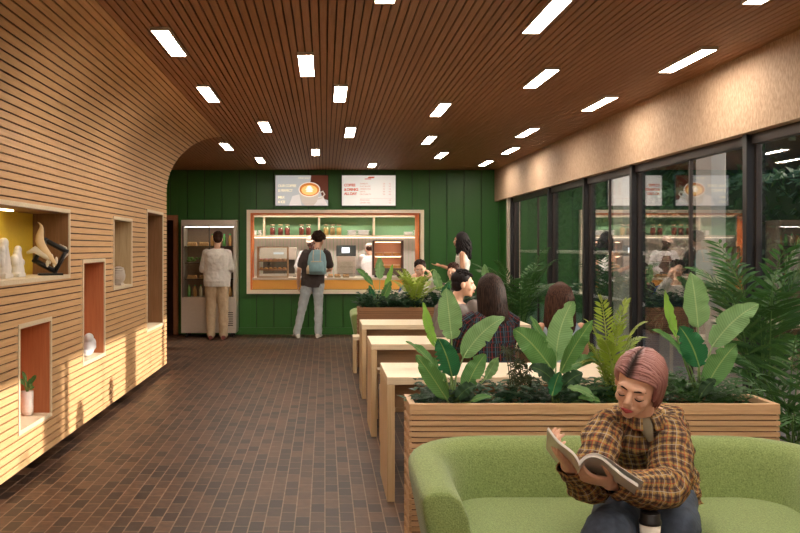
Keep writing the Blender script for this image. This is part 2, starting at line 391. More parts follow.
NICHES = [(4.55, 6.70, 1.257, 1.766, 'yellow'), (5.57, 6.25, 0.315, 1.005, 'rust'), (7.05, 7.77, 0.552, 1.39, 'rust2'),
          (8.07, 8.86, 1.10, 1.767, 'oak'), (9.59, 10.56, 0.58, 1.895, 'oak2')]
PITCH, GAP = 0.05, 0.010
def wall_rows():
    brd, gap = MB(), MB()
    z = 0.095; k = 0
    ztop = CZ-0.67
    rows = []
    while z < ztop-1e-6:
        z1 = min(z+PITCH-GAP, ztop); rows.append((z, z1, 0)); rows.append((z1, min(z1+GAP, ztop), 1)); z = z1+GAP
    cuts = sorted([n[2] for n in NICHES]+[n[3] for n in NICHES])
    for (a, b, g) in rows:
        zs = [a]+[c for c in cuts if a+1e-4 < c < b-1e-4]+[b]
        for i in range(len(zs)-1):
            za, zb = zs[i], zs[i+1]
            if zb-za < 1e-4: continue
            zc = (za+zb)/2; holes = sorted((n[0], n[1]) for n in NICHES if n[2] < zc < n[3])
            y = YB
            for (h0, h1) in holes+[(WE, WE)]:
                if h0 > y+1e-4:
                    if g: gap.box(WX-0.06, y, za, WX-0.014, h0, zb)
                    else: brd.box(WX-0.06, y, za, WX, h0, zb)
                y = h1
    # the cove: quarter circle up to the ceiling
    r = 0.67; n = int(r*PI/2/PITCH); cx, cz = WX+r, CZ-r
    for i in range(n):
        a0 = PI-(PI/2)*i/n; a1 = PI-(PI/2)*(i+1-GAP/PITCH)/n; a2 = PI-(PI/2)*(i+1)/n
        def q(a, rr): return (cx+rr*math.cos(a), cz+rr*math.sin(a))
        brd.poly_prism([q(a0, r), q(a1, r), q(a1, r+.06), q(a0, r+.06)], YB, WE)
        gap.poly_prism([q(a1, r+.014), q(a2, r+.014), q(a2, r+.06), q(a1, r+.06)], YB, WE)
    b = brd.build('wall_left', M_SLAT, kind=ST)
    g = gap.build('slat_gap', M_GAP, b)
    return b
wl = wall_rows()
m = MB()                                 # end cap of the slatted wall volume + thick body behind
pts = [(-3.5, 0.095), (WX-.055, 0.095), (WX-.055, CZ-.67)]
for i in range(13):
    a = PI-(PI/2)*i/12; pts.append((WX+.67+.725*math.cos(a), CZ-.67+.725*math.sin(a)))
pts.append((-3.5, CZ+.05))
m.poly_prism(pts, WE-.02, WE)
m.build('wall_end', M_SLAT, kind=ST)
MB().box(-2.12, YB, 0, -2.06, WE-.05, 0.12).build('baseboard_left', M_BRICK, kind=ST)
MB().box(-3.6, WE, 0, -3.5, BY, CZ).build('wall_corridor', M_SLAT, kind=ST)

# ceiling slats
brd, gap = MB(), MB()
x = WX+.67
def ceil_run(x, xe, y0, y1):
    while x < xe-1e-4:
        x1 = min(x+PITCH-GAP, xe); brd.box(x, y0, CZ, x1, y1, CZ+.05)
        gap.box(x1, y0, CZ+.014, min(x1+GAP, xe), y1, CZ+.05); x = x1+GAP
ceil_run(WX+.67, SX+.1, YB, BY); ceil_run(-3.5, WX+.67, WE, BY)
cl = brd.build('ceiling', M_CEIL, kind=ST); gap.build('slat_gap', M_GAP, cl)
MB().box(-3.6, YB-.1, CZ+.05, 3.2, 19, CZ+.15).build('ceiling_slab', M_GAP, kind=ST)

# end wall of green boards, with the serving opening and the doorway
OX0, OX1, OZ0, OZ1 = -1.27, 1.61, 0.765, 2.075
DX0, DX1, DZ = -3.35, -2.53, 2.02
m = MB(); g = MB(); pw = 0.296; x = -3.6+0.06
while x < 3.4:
    a, b = x+.005, min(x+pw-.005, 3.45)
    def seg(a, b, mm, y):
        cutx = sorted({a, b} | {c for c in (OX0, OX1, DX0, DX1) if a < c < b})
        for i in range(len(cutx)-1):
            xa, xb = cutx[i], cutx[i+1]; xc = (xa+xb)/2
            if OX0 < xc < OX1: mm.box(xa, y, 0, xb, BY+.1, OZ0); mm.box(xa, y, OZ1, xb, BY+.1, CZ+.05)
            elif DX0 < xc < DX1: mm.box(xa, y, DZ, xb, BY+.1, CZ+.05)
            else: mm.box(xa, y, 0, xb, BY+.1, CZ+.05)
    seg(a, b, m, BY); seg(b, b+.010, g, BY+.015)
    x += pw
wb = m.build('wall_back', M_GREEN, kind=ST, bevel=0.003); g.build('board_joint', M_GREEND, wb)
MB().box(-2.4, BY-.02, 0, 3.2, BY, 0.12).build('baseboard_back', M_GREEN, kind=ST)
# doorway at the far left
d = MB(); d.box(DX1-.06, BY-.03, 0, DX1+.02, BY+.12, DZ+.02); d.box(DX0, BY-.03, DZ-.06, DX1-.06, BY+.12, DZ+.02); d.box(DX0, BY-.03, 0, DX0+.06, BY+.12, DZ-.06)
dr = d.build('door_1', wood('door_wood', (0.26, 0.10, 0.045), (0.36, 0.15, 0.07), 'Z'), kind=ST)
MB().box(DX0-.1, BY+.9, 0, DX1+.5, BY+1.0, 2.4).box(DX0-.2, BY+.1, 0, DX0-.1, BY+1.0, 2.4).box(DX1+.1, BY+.1, 0, DX1+.2, BY+.9, 2.4).box(DX0-.1, BY+.1, 2.3, DX1+.1, BY+.9, 2.4).build('door_passage', plain('passage_dark', (0.09, 0.035, 0.03), .8), dr)

# soffit and right side
MB().box(SX, YB, SZ, 3.2, BY, CZ+.05).build('beam_right', M_OSB, kind=ST)
MB().box(GX-.02, YB, 0, 3.2, 4.2, SZ).build('wall_right_sun_block', plain('warm_plaster', (0.55, 0.45, 0.34), .8), kind=ST)  # out of view; added in place of glazing to keep sun off the sofa
MB().box(GX, 14.35, 0, 3.2, BY, SZ).build('wall_right_return', M_GREEN, kind=ST)
MB().box(-3.6, YB-.1, 0, 3.2, YB, CZ).build('wall_front', plain('cream_plaster', (0.80, 0.72, 0.60), .8), kind=ST)
MB().box(-3.6, YB, 0, -3.5, WE, CZ).build('wall_outer', M_GAP, kind=ST)
# window wall
posts = [4.40, 6.32, 8.68, 10.27, 11.9, 14.3]
for i in range(len(posts)-1):
    y0, y1 = posts[i]+.035, posts[i+1]-.035
    m = MB(); t = .028
    m.box(GX-.02, y0, SZ-.07, GX+.05, y1, SZ); m.box(GX-.02, y0, 0, GX+.05, y1, .06)
    for yy in [y0, y1-t]+([7.40] if i == 1 else [])+([12.7] if i == 4 else [])+([9.5] if i == 2 else []):
        m.box(GX+.0, yy, .06, GX+.03, yy+t, SZ-.07)
    fr = m.build('window_%d' % (i+1), M_BRONZE, kind=ST)
    MB().box(GX+.012, y0+t, .06, GX+.018, y1-t, SZ-.07).build('pane', M_GLASS, fr)
for i, y in enumerate(posts):
    MB().box(GX-.055, y-.032, 0, GX+.055, y+.032, SZ).build('trim_%d' % (i+1), M_BLACK, kind=ST, bevel=.004)
MB().box(2.915, 14.34, 0, 3.0, 14.46, SZ).build('trim_7', M_BEIGE, kind=ST)
MB().box(3.04, 4.2, 0, 3.1, 4.37, SZ).build('trim_8', M_BLACK, kind=ST)
rail = None
for i, (y0, y1) in enumerate(((8.75, 10.2), (10.34, 11.83), (11.97, 14.2))):
    for z, lab in ((1.43, 'upper'), (0.93, 'lower')):
        M_RAIL = plain('rail_cream', (.85, .78, .68), .45); r = MB(); r.tube([(GX+.09, y0, z), (GX+.09, y1, z)], .022, 8)
        for yy in (y0+.05, y1-.05): r.tube([(GX+.05, yy, z), (GX+.09, yy, z)], .01, 6)
        tag(r.build('handrail', M_RAIL), '%s pale rail across the %s glazed bay behind the tables' % (lab, ('nearest', 'middle', 'farthest')[i]), 'rail', 'pale rails across the glass doors')
# outside: columns, hedge
for i, y in enumerate((5.9, 8.4, 10.95, 14.15)):
    m = MB(); m.box(4.6, y-.22, -.03, 4.78, y+.22, 3.6); m.box(4.56, y-.26, -.03, 4.82, y+.26, .12); m.box(4.56, y-.26, 3.4, 4.82, y+.26, 3.6)
    tag(m.build('column', plain('stone_column', (0.70, 0.63, 0.54), .8, nscale=8, var=.12), bevel=.01),
        'pale stone column outside the glass, %s' % ('beside the large palm', 'behind the banana plant by the woman with pink hair', 'seen past the thick black post', 'farthest of the row')[i], 'column', 'stone columns outside')
    bpy.data.objects[-1] if False else None
m = MB(); random.seed(3)
for k in range(6800):
    y = random.uniform(3.6, 30); side = random.random()
    hh = 2.42+.10*noise.noise(V((y*1.3, 0, 0)))
    if side < .65: c = V((5.75+random.uniform(-.07, .07), y, random.uniform(0, hh)))
    else: c = V((5.75+random.uniform(0, .6), y, hh+random.uniform(-.08, .06)))
    a = V((random.uniform(-1, 1), random.uniform(-1, 1), random.uniform(-1, 1))).normalized(); b = a.orthogonal().normalized()
    L = random.uniform(.05, .09)
    m.quad(c-a*L, c-b*L*.45, c+a*L, c+b*L*.45, ((0, 0), (-.5, .5), (0, 1), (.5, .5)))
hd = m.build('hedge', L_DARK, recalc=False); tag(hd, 'added tall dark hedge screening the low sun, outside beyond the stone columns', 'hedge', kind='stuff')  # hedge added outside, its height set to stop the low sun reaching the floor
MB().box(5.82, 3.5, 0, 6.3, 30.2, 2.36).build('hedge_sun_block', plain('hedge_dark', (0.008, 0.02, 0.008), .9), hd)

m = MB(); random.seed(13)
for k in range(26):
    y = 17+k*1.75; m.ell((13.2+random.uniform(-.6, .6), y, random.uniform(5.2, 6.5)), (2.0, 1.7, 3.6), 12)
    m.box(13.1, y-.15, -.05, 13.4, y+.15, 5)
core = m
lm = MB()
for k in range(7500):
    y = random.uniform(15, 62); z = random.uniform(.2, 9.5); c = V((11.3+random.uniform(-.3, .5)+.6*noise.noise(V((y*.5, z*.5, 0))), y, z))
    a = V((random.uniform(-1, 1), random.uniform(-1, 1), random.uniform(-1, 1))).normalized(); b = a.orthogonal().normalized(); L = random.uniform(.12, .24)
    lm.quad(c-a*L, c-b*L*.45, c+a*L, c+b*L*.45, ((0, 0), (-.5, .5), (0, 1), (.5, .5)))
tl = lm.build('treeline', L_DARK, recalc=False); tag(tl, 'added dark wall of trees covering the sky far outside beyond the hedge', 'trees', kind='stuff')  # tree belt added to cover the bright sky, kept clear of the sun path
core.build('tree_core', MATS['hedge_dark'], tl)
# ------------------------------------------------------------------ ceiling lamps
def lamp(x, y0, y1, label):
    t = thing('ceiling_light', label, 'ceiling light', (x+.05, (y0+y1)/2, CZ), 0, 'linear ceiling lights')
    L = (y1-y0)/2
    m = MB(); m.box(-.05, -L+.008, -.0145, .05, L-.008, 0); m.box(-.056, -L, -.022, .056, -L+.008, 0); m.box(-.056, L-.008, -.022, .056, L, 0)
    m.box(-.056, -L+.008, -.022, -.050, L-.008, 0); m.box(.050, -L+.008, -.022, .056, L-.008, 0)
    m.build('housing', M_BEIGE, t)
    MB().box(-.05, -L+.008, -.019, .05, L-.008, -.015).build('diffuser', M_PANEL, t)
LAMPS = [(-1.05, 5.43, 6.17, 'nearest to the cove, above the yellow niche'), (-1.05, 7.35, 8.12, 'second from the viewer along the cove'),
 (-.184, 6.13, 6.90, 'first left of the room centre line'), (.08, 7.33, 8.1, 'just beyond the first one left of centre'), (-.70, 9.4, 10.2, 'above the middle of the aisle'),
 (.235, 9.85, 10.7, 'above the middle, in line with the left menu board'), (-1.33, 11.3, 12.1, 'beyond the end of the curved cove'), (-1.02, 13.1, 13.9, 'nearest to the drinks fridge'),
 (-.18, 12.0, 12.8, 'in front of the coffee poster'), (.70, 14.0, 14.7, 'closest to the white menu board'), (1.21, 4.77, 5.52, 'large one at the top, right of centre'),
 (1.63, 6.64, 7.40, 'second one right of centre'), (1.05, 8.2, 9.0, 'above the far dining table'), (2.5, 5.96, 6.75, 'long bright one nearest the fibre beam'),
 (2.46, 7.85, 8.64, 'second along the fibre beam'), (2.26, 9.9, 10.7, 'third along the fibre beam'), (1.22, 10.6, 11.4, 'above the far planter'),
 (2.46, 11.8, 12.6, 'fourth along the fibre beam'), (1.6, 12.4, 13.2, 'above the standing woman with long curls'), (2.45, 13.6, 14.4, 'farthest, in the corner by the beam'),
 (2.25, 4.1, 4.86, 'cut by the top edge at the right'), (.27, 4.1, 4.84, 'just touching the top edge near the centre')]
for a in LAMPS: lamp(a[0], a[1], a[2], 'slim white linear ceiling light, '+a[3])
for x, y, l in ((-1.0, 2.2, 'ahead of the viewer on the cove side, above the frame'), (1.3, 1.6, 'over the sofa front, above the frame'), (.2, -1.2, 'behind the viewer at the centre'), (2.0, .0, 'beside the viewer near the beam'), (-1.2, -.6, 'beside the viewer near the cove'), (2.0, 2.9, 'over the right arm of the sofa, above the frame'), (.6, 2.7, 'over the left arm of the sofa, above the frame'), (-.2, .5, 'straight above the viewer'), (1.0, -.7, 'just behind the viewer, right of centre'), (2.4, -1.8, 'far behind the viewer near the beam'), (.9, -2.3, 'farthest behind the viewer, right of centre'), (-1.2, -2.3, 'farthest behind the viewer near the cove'), (2.5, 1.3, 'beside the sofa near the beam')):
    lamp(x, y, y+.75, 'added slim white fill light out of view, '+l)  # extra unseen lamps, added as fill for the near room and the reader

# ------------------------------------------------------------------ niches in the slatted wall
def niche(y0, y1, z0, z1, kind, label):
    t = thing('display_niche', label, 'wall niche', (WX, (y0+y1)/2, z0), 0, 'display niches in the slatted wall')
    L = (y1-y0)/2; h = z1-z0; d = .27 if kind != 'yellow' else .26; f = .028; D = -d-.02
    m = MB()
    m.box(D, -L, 0, .006, L, f); m.box(D, -L, h-f, .006, L, h); m.box(D, -L, f, .006, -L+f, h-f); m.box(D, L-f, f, .006, L, h-f)
    m.build('frame', M_OAK if True else 0, t)
    back = {'yellow': M_YEL, 'rust': M_RUST, 'rust2': M_RUST, 'oak': M_NICHE, 'oak2': M_NICHEB}[kind]
    side = {'yellow': M_NICHEB, 'rust': M_RUST, 'rust2': M_RUST, 'oak': M_NICHE, 'oak2': M_NICHEB}[kind]
    MB().box(D, -L+f, f, D+.015, L-f, h-f).build('back_panel', back, t)
    m = MB(); m.box(D+.015, L-f-.006, f, -.004, L-f, h-f); m.box(D+.015, -L+f, f, -.004, -L+f+.006, h-f); m.box(D+.015, -L+f+.006, h-f-.006, -.004, L-f-.006, h-f)
    m.build('side_lining', side, t)
    if kind == 'yellow':
        MB().box(-.20, L-1.05, h-f-.014, -.17, L-.72, h-f-.006).build('light_strip', emit('niche_lamp', (1, .80, .42), 9), t)
    return t
labs = ['wide display niche with a mustard back, holding the flame sculpture', 'low rust red display niche holding the potted plant',
        'rust red display niche holding a grey white stone figure', 'upright pale oak display niche holding the rounded stone', 'tall narrow empty niche at the far end of the slatted wall']
for n, l in zip(NICHES, labs): niche(*n, l)

# flame sculpture
bx, by, bz = WX-.105, 6.44, 1.257+.028
t = thing('flame_sculpture', 'cream flame shaped sculpture leaning on an open black square frame', 'sculpture', (bx, by, bz), -1.2)
t.scale = (.78, .78, .84)
m = MB(); m.box(-.06, -.06, 0, .06, .16, .018); m.build('base_plate', M_BLACK, t, bevel=.003)
m = MB(); c = V((0, .05, .165)); R = .145; th = .018
cs = [c+V((0, R*math.cos(a), R*math.sin(a)*.95)) for a in (-PI/2+.28, .28, PI/2+.28, PI+.28)]
for i in range(4):
    a, b = cs[i], cs[(i+1) % 4]; dd = (b-a).normalized(); nn = dd.cross(V((1, 0, 0)))
    m.loft([(a-dd*th, V((.03, 0, 0)), nn*th*1.2), (b+dd*th, V((.03, 0, 0)), nn*th*1.2)], 4)
m.build('open_square', M_BLACK, t)
m = MB(); pts = [(0, .17, .08), (0, .13, .14), (.0, .06, .21), (0, .01, .30), (0, .035, .38), (0, .045, .425), (0, .0, .455)]
m.tube([V(p)+V((.035, -.07, 0)) for p in pts], [.008, .026, .040, .046, .030, .012, .004], 12, flat=.7, up=(1, 0, 0))
m.build('flame', plain('cream_gloss', (.78, .60, .36), .25), t, subd=1)
m = MB(); m.tube([(.03, -.16, .19), (.03, -.09, .22), (.03, .0, .17), (.03, .08, .12)], [.01, .03, .03, .012], 10)
for k in range(5): m.ell((.03, .02+.02*k, .10+.025*(k % 3)), (.012, .014, .032), 8)
m.tube([(0, .15, .13), (0, .20, .18), (0, .19, .235), (0, .13, .265)], [.012, .010, .008, .004], 8)
m.build('shell', plain('pearl', (.72, .66, .58), .3), t)
def figure_stone(x, y, z, label, seed, s=1):
    random.seed(seed); m = MB()
    m.chain([(0, 0, .05), (0, .01, .12), (.01, 0, .19)], [.055, .05, .032]); m.ell((0, .03, .06), (.05, .05, .06)); m.ell((0, -.03, .13), (.035, .035, .05)); m.ell((.01, .01, .215), (.03, .035, .035))
    m.box(-.05, -.06, 0, .05, .07, .03)
    for k in range(6): m.ell((random.uniform(-.03, .03), random.uniform(-.05, .05), random.uniform(.04, .18)), (.02, .025, .03))
    m.xform(Matrix.Scale(s, 4)); o = m.build('stone_figure', plain('pale_stone', (.62, .60, .58), .6, bump=.3), remesh=.006, smoothit=2)
    o.location = (x, y, z); tag(o, label, 'sculpture', 'pale stone figures'); return o
figure_stone(WX-.17, 5.76, bz, 'taller lumpy white stone figure at the left end of the mustard niche', 1, 1.05)
figure_stone(WX-.17, 6.03, bz, 'squat white stone figure between the tall one and the flame sculpture', 2, .85).scale.y = 1.25
# object in niche 3
m = MB(); m.chain([(0, 0, .05), (0, .06, .10), (0, .12, .07)], [.05, .055, .04]); m.ell((0, .03, .15), (.04, .05, .04)); m.ell((0, -.06, .03), (.04, .05, .03))
o = m.build('stone_bird', plain('grey_white_stone', (.66, .66, .68), .45), remesh=.007, smoothit=3); o.location = (WX-.075, 7.50, .552+.028)
tag(o, 'grey white curled stone sculpture lying in the rust red niche', 'sculpture')
m = MB(); m.ell((0, 0, .085), (.075, .105, .085)); m.ell((0, .05, .12), (.06, .07, .06)); m.box(-.05, -.07, 0, .05, .07, .02)
for k in range(6): m.tube([(.06*math.cos(a), .09*math.sin(a)-.01, .16-.02*k) for a in [j*PI/6 for j in range(-3, 4)]], .006, 6)
o = m.build('stone_shell', plain('warm_grey_stone', (.46, .40, .34), .5, bump=.3)); o.location = (WX-.075, 8.56, 1.128)
tag(o, 'rounded ribbed grey stone sitting in the pale oak niche', 'sculpture')
# potted plant in niche 2
def blade(m, base, tip, w, bend=V((0, 0, 0)), n=6, fold=.15, normal=None, wave=0.0, power=.75, seed=0, lat=2, tw=0.0):
    """one leaf: quadratic midrib from base to tip, bulge = bend"""
    base, tip = V(base), V(tip); mid = (base+tip)/2+V(bend)
    def c(t): return base*(1-t)**2+mid*2*t*(1-t)+tip*t*t
    rows = []; axis = (tip-base).normalized()
    nrm = V(normal) if normal is not None else V((0, -1, .3))
    for i in range(n+1):
        t = i/n; p = c(t); tg = (c(min(1, t+.02))-c(max(0, t-.02))).normalized()
        nn = (nrm-tg*nrm.dot(tg)).normalized(); side = tg.cross(nn).normalized()
        if tw: q = Quaternion(tg, tw*t); nn = q@nn; side = q@side
        ww = w*.5*max(0.0, math.sin(PI*min(1, max(0, t))**power))**.62
        row = []
        for j in range(-lat, lat+1):
            u = j/lat; wv = wave*w*noise.noise(V((t*7+seed, u*1.3+seed, seed*.37)))*abs(u)
            edge = 1-.10*abs(noise.noise(V((t*19, seed*3.1+u, 1)))) if abs(u) == 1 else 1
            if wave > .15 and abs(u) == 1 and 2 < i < n-1 and noise.noise(V((i*3.7, seed*5.3, u*2))) > .33: edge *= .70
            row.append(m.bm.verts.new(p+side*(u*ww*edge)+nn*(fold*abs(u)*ww+wv)))
        rows.append(row)
    for i in range(n):
        for j in range(2*lat):
            f = m.bm.faces.new((rows[i][j], rows[i][j+1], rows[i+1][j+1], rows[i+1][j])); f.smooth = True
            for l, (ii, jj) in zip(f.loops, ((i, j), (i, j+1), (i+1, j+1), (i+1, j))): l[m.uv].uv = ((jj-lat)/lat, ii/n)
t = thing('potted_plant', 'small leafy plant in a white cylinder pot inside the low rust niche', 'potted plant', (WX-.125, 6.12, .315+.028))
MB().lathe((0, 0, 0), [(.030, .0), (.034, .012), (.034, .014), (.040, .016), (.042, .03), (.042, .165), (.036, .165), (.036, .15), (.002, .15)]).build('pot', plain('speckled_pot', (.72, .62, .58), .35, nscale=60, var=.15), t)
random.seed(5)
for k in range(9):
    a = k*2.4; r = .035+.045*random.random(); hh = .05+.11*random.random()
    tip = V((r*math.cos(a), r*math.sin(a)*1.2, .15+hh)); st = MB()
    blade(st, (tip.x*.3, tip.y*.3, .15+hh*.45), tip+V((0, 0, -.01)), .038, V((0, 0, .018)), 6, normal=(.8, -.3, .6), seed=k)
    st.tube([(0, 0, .145), (tip.x*.3, tip.y*.3, .15+hh*.5)], .0025, 5)
    st.build('leaf', L_MID, t, recalc=False)
#PART3
# ------------------------------------------------------------------ serving window
t = thing('serving_window', 'large pale oak framed serving window with an orange lining in the green wall', 'serving window', (.17, BY, .7))
FX0, FX1, FZ0, FZ1 = -1.333, 1.684, .70, 2.13
m = MB(); fy0, fy1 = BY-.10, BY-.002
m.box(FX0, fy0, FZ0, FX1, fy1, FZ0+.062); m.box(FX0, fy0, FZ1-.055, FX1, fy1, FZ1)
m.box(FX0, fy0, FZ0+.062, FX0+.06, fy1, FZ1-.055); m.box(FX1-.06, fy0, FZ0+.062, FX1, fy1, FZ1-.055)
m.build('frame', M_BIRCH, t, world=True)
m = MB(); m.box(OX0, BY-.06, OZ0, OX0+.02, BY+.5, OZ1); m.box(OX1-.02, BY-.06, OZ0, OX1, BY+.5, OZ1); m.box(OX0+.02, BY-.06, OZ1-.02, OX1-.02, BY+.5, OZ1)
m.build('lining', M_ORANGED, t, world=True)
MB().box(OX0+.02, BY+.12, OZ0, OX1-.02, BY+.16, .93).build('front_panel', M_ORANGE, t, world=True)
o = MB().box(OX0+.02, BY+.09, .93, OX1-.02, BY+.75, .965).build('countertop', plain('pale_counter', (.68, .58, .46), .3), bevel=.004)
tag(o, 'pale countertop running the width of the serving window', 'countertop')
KY = 17.6
MB().box(-2.0, KY, 0, 2.4, KY+.1, 2.7).build('wall_kitchen', M_MINT, kind=ST)
MB().box(-2.1, BY+.1, 0, -2.0, KY, 2.7).build('wall_kitchen_left', M_WHITE, kind=ST)
MB().box(2.3, BY+.1, 0, 2.4, KY, 2.7).build('wall_kitchen_right', M_WHITE, kind=ST)
MB().box(-2.0, BY+.1, 2.6, 2.3, KY, 2.7).build('ceiling_kitchen', M_WHITE, kind=ST)
m = MB(); x = -2.0; M_TILE = plain('grey_ribbed_tile', (.56, .52, .47), .35)
while x < 2.3: m.box(x, KY-.03, .9, x+.062, KY, 1.69); x += .07
rt = m.build('trim_tiles', M_TILE, kind=ST)
for i, x in enumerate((-1.0, .2, 1.4)):
    t = thing('kitchen_light', 'flat ceiling light inside the kitchen above the %s' % ('pastry case', 'oven', 'heated cabinet')[i], 'ceiling light', (x, 16.4, 2.6), 0, 'kitchen ceiling lights')
    MB().box(-.4, -.12, -.03, .4, .12, 0).build('housing', M_WHITE, t)
    MB().box(-.38, -.10, -.036, .38, .10, -.03).build('diffuser', emit('kitchen_lamp', (1, .90, .80), 22), t)
# wall shelves
t = thing('wall_shelf', 'long pale wall shelf with dividers above the grey tiles', 'shelf', (.15, KY-.15, 1.69))
m = MB(); m.box(-1.95, KY-.30, 1.69, 2.25, KY, 1.725); m.build('lower_board', M_OAK, t, world=True)
MB().box(-1.95, KY-.30, 2.075, 2.25, KY, 2.105).build('upper_board', M_OAK, t, world=True)
for px in (209, 264, 319, 374, 429):
    x = (px-CX)*17.3/F
    if -1.95 < x < 2.25: MB().box(x-.018, KY-.30, 1.725, x+.018, KY-.002, 2.075).build('divider', M_OAK, t, world=True)
MB().box(-1.9, KY-.12, 1.672, 2.2, KY-.08, 1.689).build('light_strip', emit('shelf_lamp', (1, .85, .68), .8), t, world=True)
jr = None
jars = [(272.5, 0), (280.5, 0), (287.5, 0), (301.5, 0), (308.5, 0), (326, 1), (332.5, 2), (339, 1)]
jl = ['far left jar of dark red contents on the shelf', 'second jar of dark red contents from the left', 'third jar of dark red contents, last of the left three', 'jar of dark contents left of the curly head',
      'jar of dark contents beside the shelf divider', 'glass jar of amber contents right of the divider', 'middle jar of the pale filled three, brown seeds', 'rightmost glass jar, amber contents']
JC = [plain('berry_fill', (.20, .035, .02), .6, nscale=90, var=.4), plain('amber_fill', (.55, .36, .12), .6, nscale=90, var=.3), plain('seed_fill', (.30, .20, .08), .6, nscale=90, var=.3)]
for (px, k), l in zip(jars, jl):
    x = (px-CX)*17.42/F; t = thing('glass_jar', l, 'jar', (x, 17.42, 1.725), 0, 'glass jars on the wall shelf')
    MB().lathe((0, 0, 0), [(.048, 0), (.052, .01), (.052, .15), (.038, .175), (.038, .185)], 16).build('glass', M_JARGL, t)
    MB().lathe((0, 0, .006), [(.046, 0), (.047, .14), (.01, .145)], 16).build('contents', JC[k], t)
    MB().lathe((0, 0, .185), [(.042, 0), (.042, .025), (.005, .028)], 16).build('lid', M_OAKZ, t)
for i, (px, w_, n_, l) in enumerate(((254.5, .05, 2, 'stacked white cups at the left end of the wall shelf'), (260, .045, 2, 'second pair of white cups on the wall shelf'),
        (352, .10, 3, 'stack of white bowls left of the right divider'), (363.5, .13, 3, 'wide stack of white bowls beside the right divider'), (408.5, .10, 2, 'low stack of white bowls at the right of the shelf'), (417, .07, 3, 'small stack of white bowls at the right end of the shelf'))):
    x = (px-CX)*17.4/F
    for j in range(n_):
        r = w_*(.92 if j % 2 else 1); h = .035 if w_ > .06 else .05
        o = MB().lathe((0, 0, 0), [(r*.5, 0), (r*.85, h*.4), (r, h), (r*.94, h), (r*.78, h*.45), (.002, h*.25)], 20).build('bowl' if w_ > .06 else 'cup', M_WHITE)
        o.location = (x, 17.42, 1.725+j*h*.92)
        pos = ('bottom', 'middle', 'top')[j] if n_ == 3 else ('bottom', 'top')[j]
        tag(o, pos+' '+l.replace('stacked white cups', 'white cup of the pair').replace('second pair of white cups', 'white cup of the second pair').replace('wide stack of white bowls', 'white bowl of the wide stack').replace('low stack of white bowls', 'white bowl of the low stack').replace('small stack of white bowls', 'white bowl of the small stack').replace('stack of white bowls', 'white bowl of the stack'), 'bowl' if w_ > .06 else 'cup', 'stacked crockery: '+l)
# back counter and machines
o = MB().box(-1.95, 16.95, .0, 2.25, KY-.03, .93).build('back_counter', M_STEEL, bevel=.005); tag(o, 'steel back counter below the grey ribbed tiles', 'counter')
t = thing('espresso_machine', 'steel and black espresso machine behind the pastry case', 'coffee machine', (-.88, 17.2, .93))
MB().box(-.34, -.16, .33, .34, .2, .56).build('body', M_STEEL, t, bevel=.01); MB().box(-.30, -.02, .05, .30, .2, .33).build('back_panel', M_DSTEEL, t)
MB().box(-.34, -.2, .02, .34, .2, .06).build('drip_tray', M_STEEL, t)
for x in (-.18, .18): MB().lathe((x, -.09, .22), [(.035, .0), (.04, .11)], 12).build('group_head', M_BLACK, t)
MB().box(-.10, -.165, .43, .10, -.16, .47).build('display', emit('screen_glow', (.5, .55, .6), .3), t)
for x in (-.3, .3): MB().box(x-.03, -.03, -.0, x+.03, .15, .03).build('foot', M_BLACK, t)
t = thing('oven', 'tall steel oven with a dark control panel and white screen', 'oven', (.39, 16.75, .93))
MB().box(-.17, -.2, 0, .17, .2, .39).build('body', M_STEEL, t, bevel=.006)
for z in (.08, .2, .31): MB().box(-.165, -.206, z, .165, -.2, z+.004).build('seam', M_DSTEEL, t)
MB().box(-.18, -.2, .40, .18, .2, .60).build('control_panel', plain('slate_panel', (.07, .09, .09), .3), t, bevel=.008)
MB().box(-.08, -.206, .46, .06, -.2, .56).build('screen', emit('oven_screen', (.7, .8, .9), .8), t)
# pastry case
cx, cy, cz = -.91, BY+.36, .965
t = thing('pastry_case', 'glass pastry case with thin wooden posts and two shelves', 'display case', (cx, cy, cz))
m = MB()
for sx in (-.26, .26):
    for sy in (-.13, .13): m.box(sx-.011, sy-.011, 0, sx+.011, sy+.011, .53)
m.box(-.27, -.14, .52, .27, .14, .54); m.box(-.27, -.14, 0, .27, .14, .02); m.build('frame', wood('case_wood', (.34, .22, .12), (.45, .3, .17), 'Z'), t)
for z in (.125, .275): MB().box(-.25, -.13, z, .25, .13, z+.018).build('shelf', wood('shelf_red', (.30, .15, .08), (.4, .2, .1), 'X'), t)
MB().box(-.25, -.136, .02, .25, -.132, .52).build('pane', M_JARGL, t)
M_PINK = plain('pink_icing', (.80, .32, .45), .35); M_CREAM = plain('cream_icing', (.8, .55, .42), .4); M_PASTRY = plain('baked_crust', (.62, .30, .09), .6, nscale=40, var=.3)
dn = thing('doughnut', 'pink iced doughnut, leftmost on the upper shelf of the pastry case', 'doughnut', (cx-.2, cy-.03, cz+.293), 0, 'pink iced doughnuts in the pastry case')
def torus(m, c, R, r, n=16, k=8, z0=-9):
    rows = []
    for i in range(n):
        a = 2*PI*i/n; rows.append([m.bm.verts.new(V(c)+V(((R+r*math.cos(2*PI*j/k))*math.cos(a), (R+r*math.cos(2*PI*j/k))*math.sin(a), max(z0, r*math.sin(2*PI*j/k))))) for j in range(k)])
    for i in range(n):
        for j in range(k): m.bm.faces.new((rows[i][j], rows[(i+1) % n][j], rows[(i+1) % n][(j+1) % k], rows[i][(j+1) % k])).smooth = True
m = MB(); torus(m, (0, 0, .016), .022, .016); m.build('dough', M_PASTRY, dn)
m = MB(); torus(m, (0, 0, .021), .022, .017, z0=.0); ic = m.build('icing', M_PINK, dn)
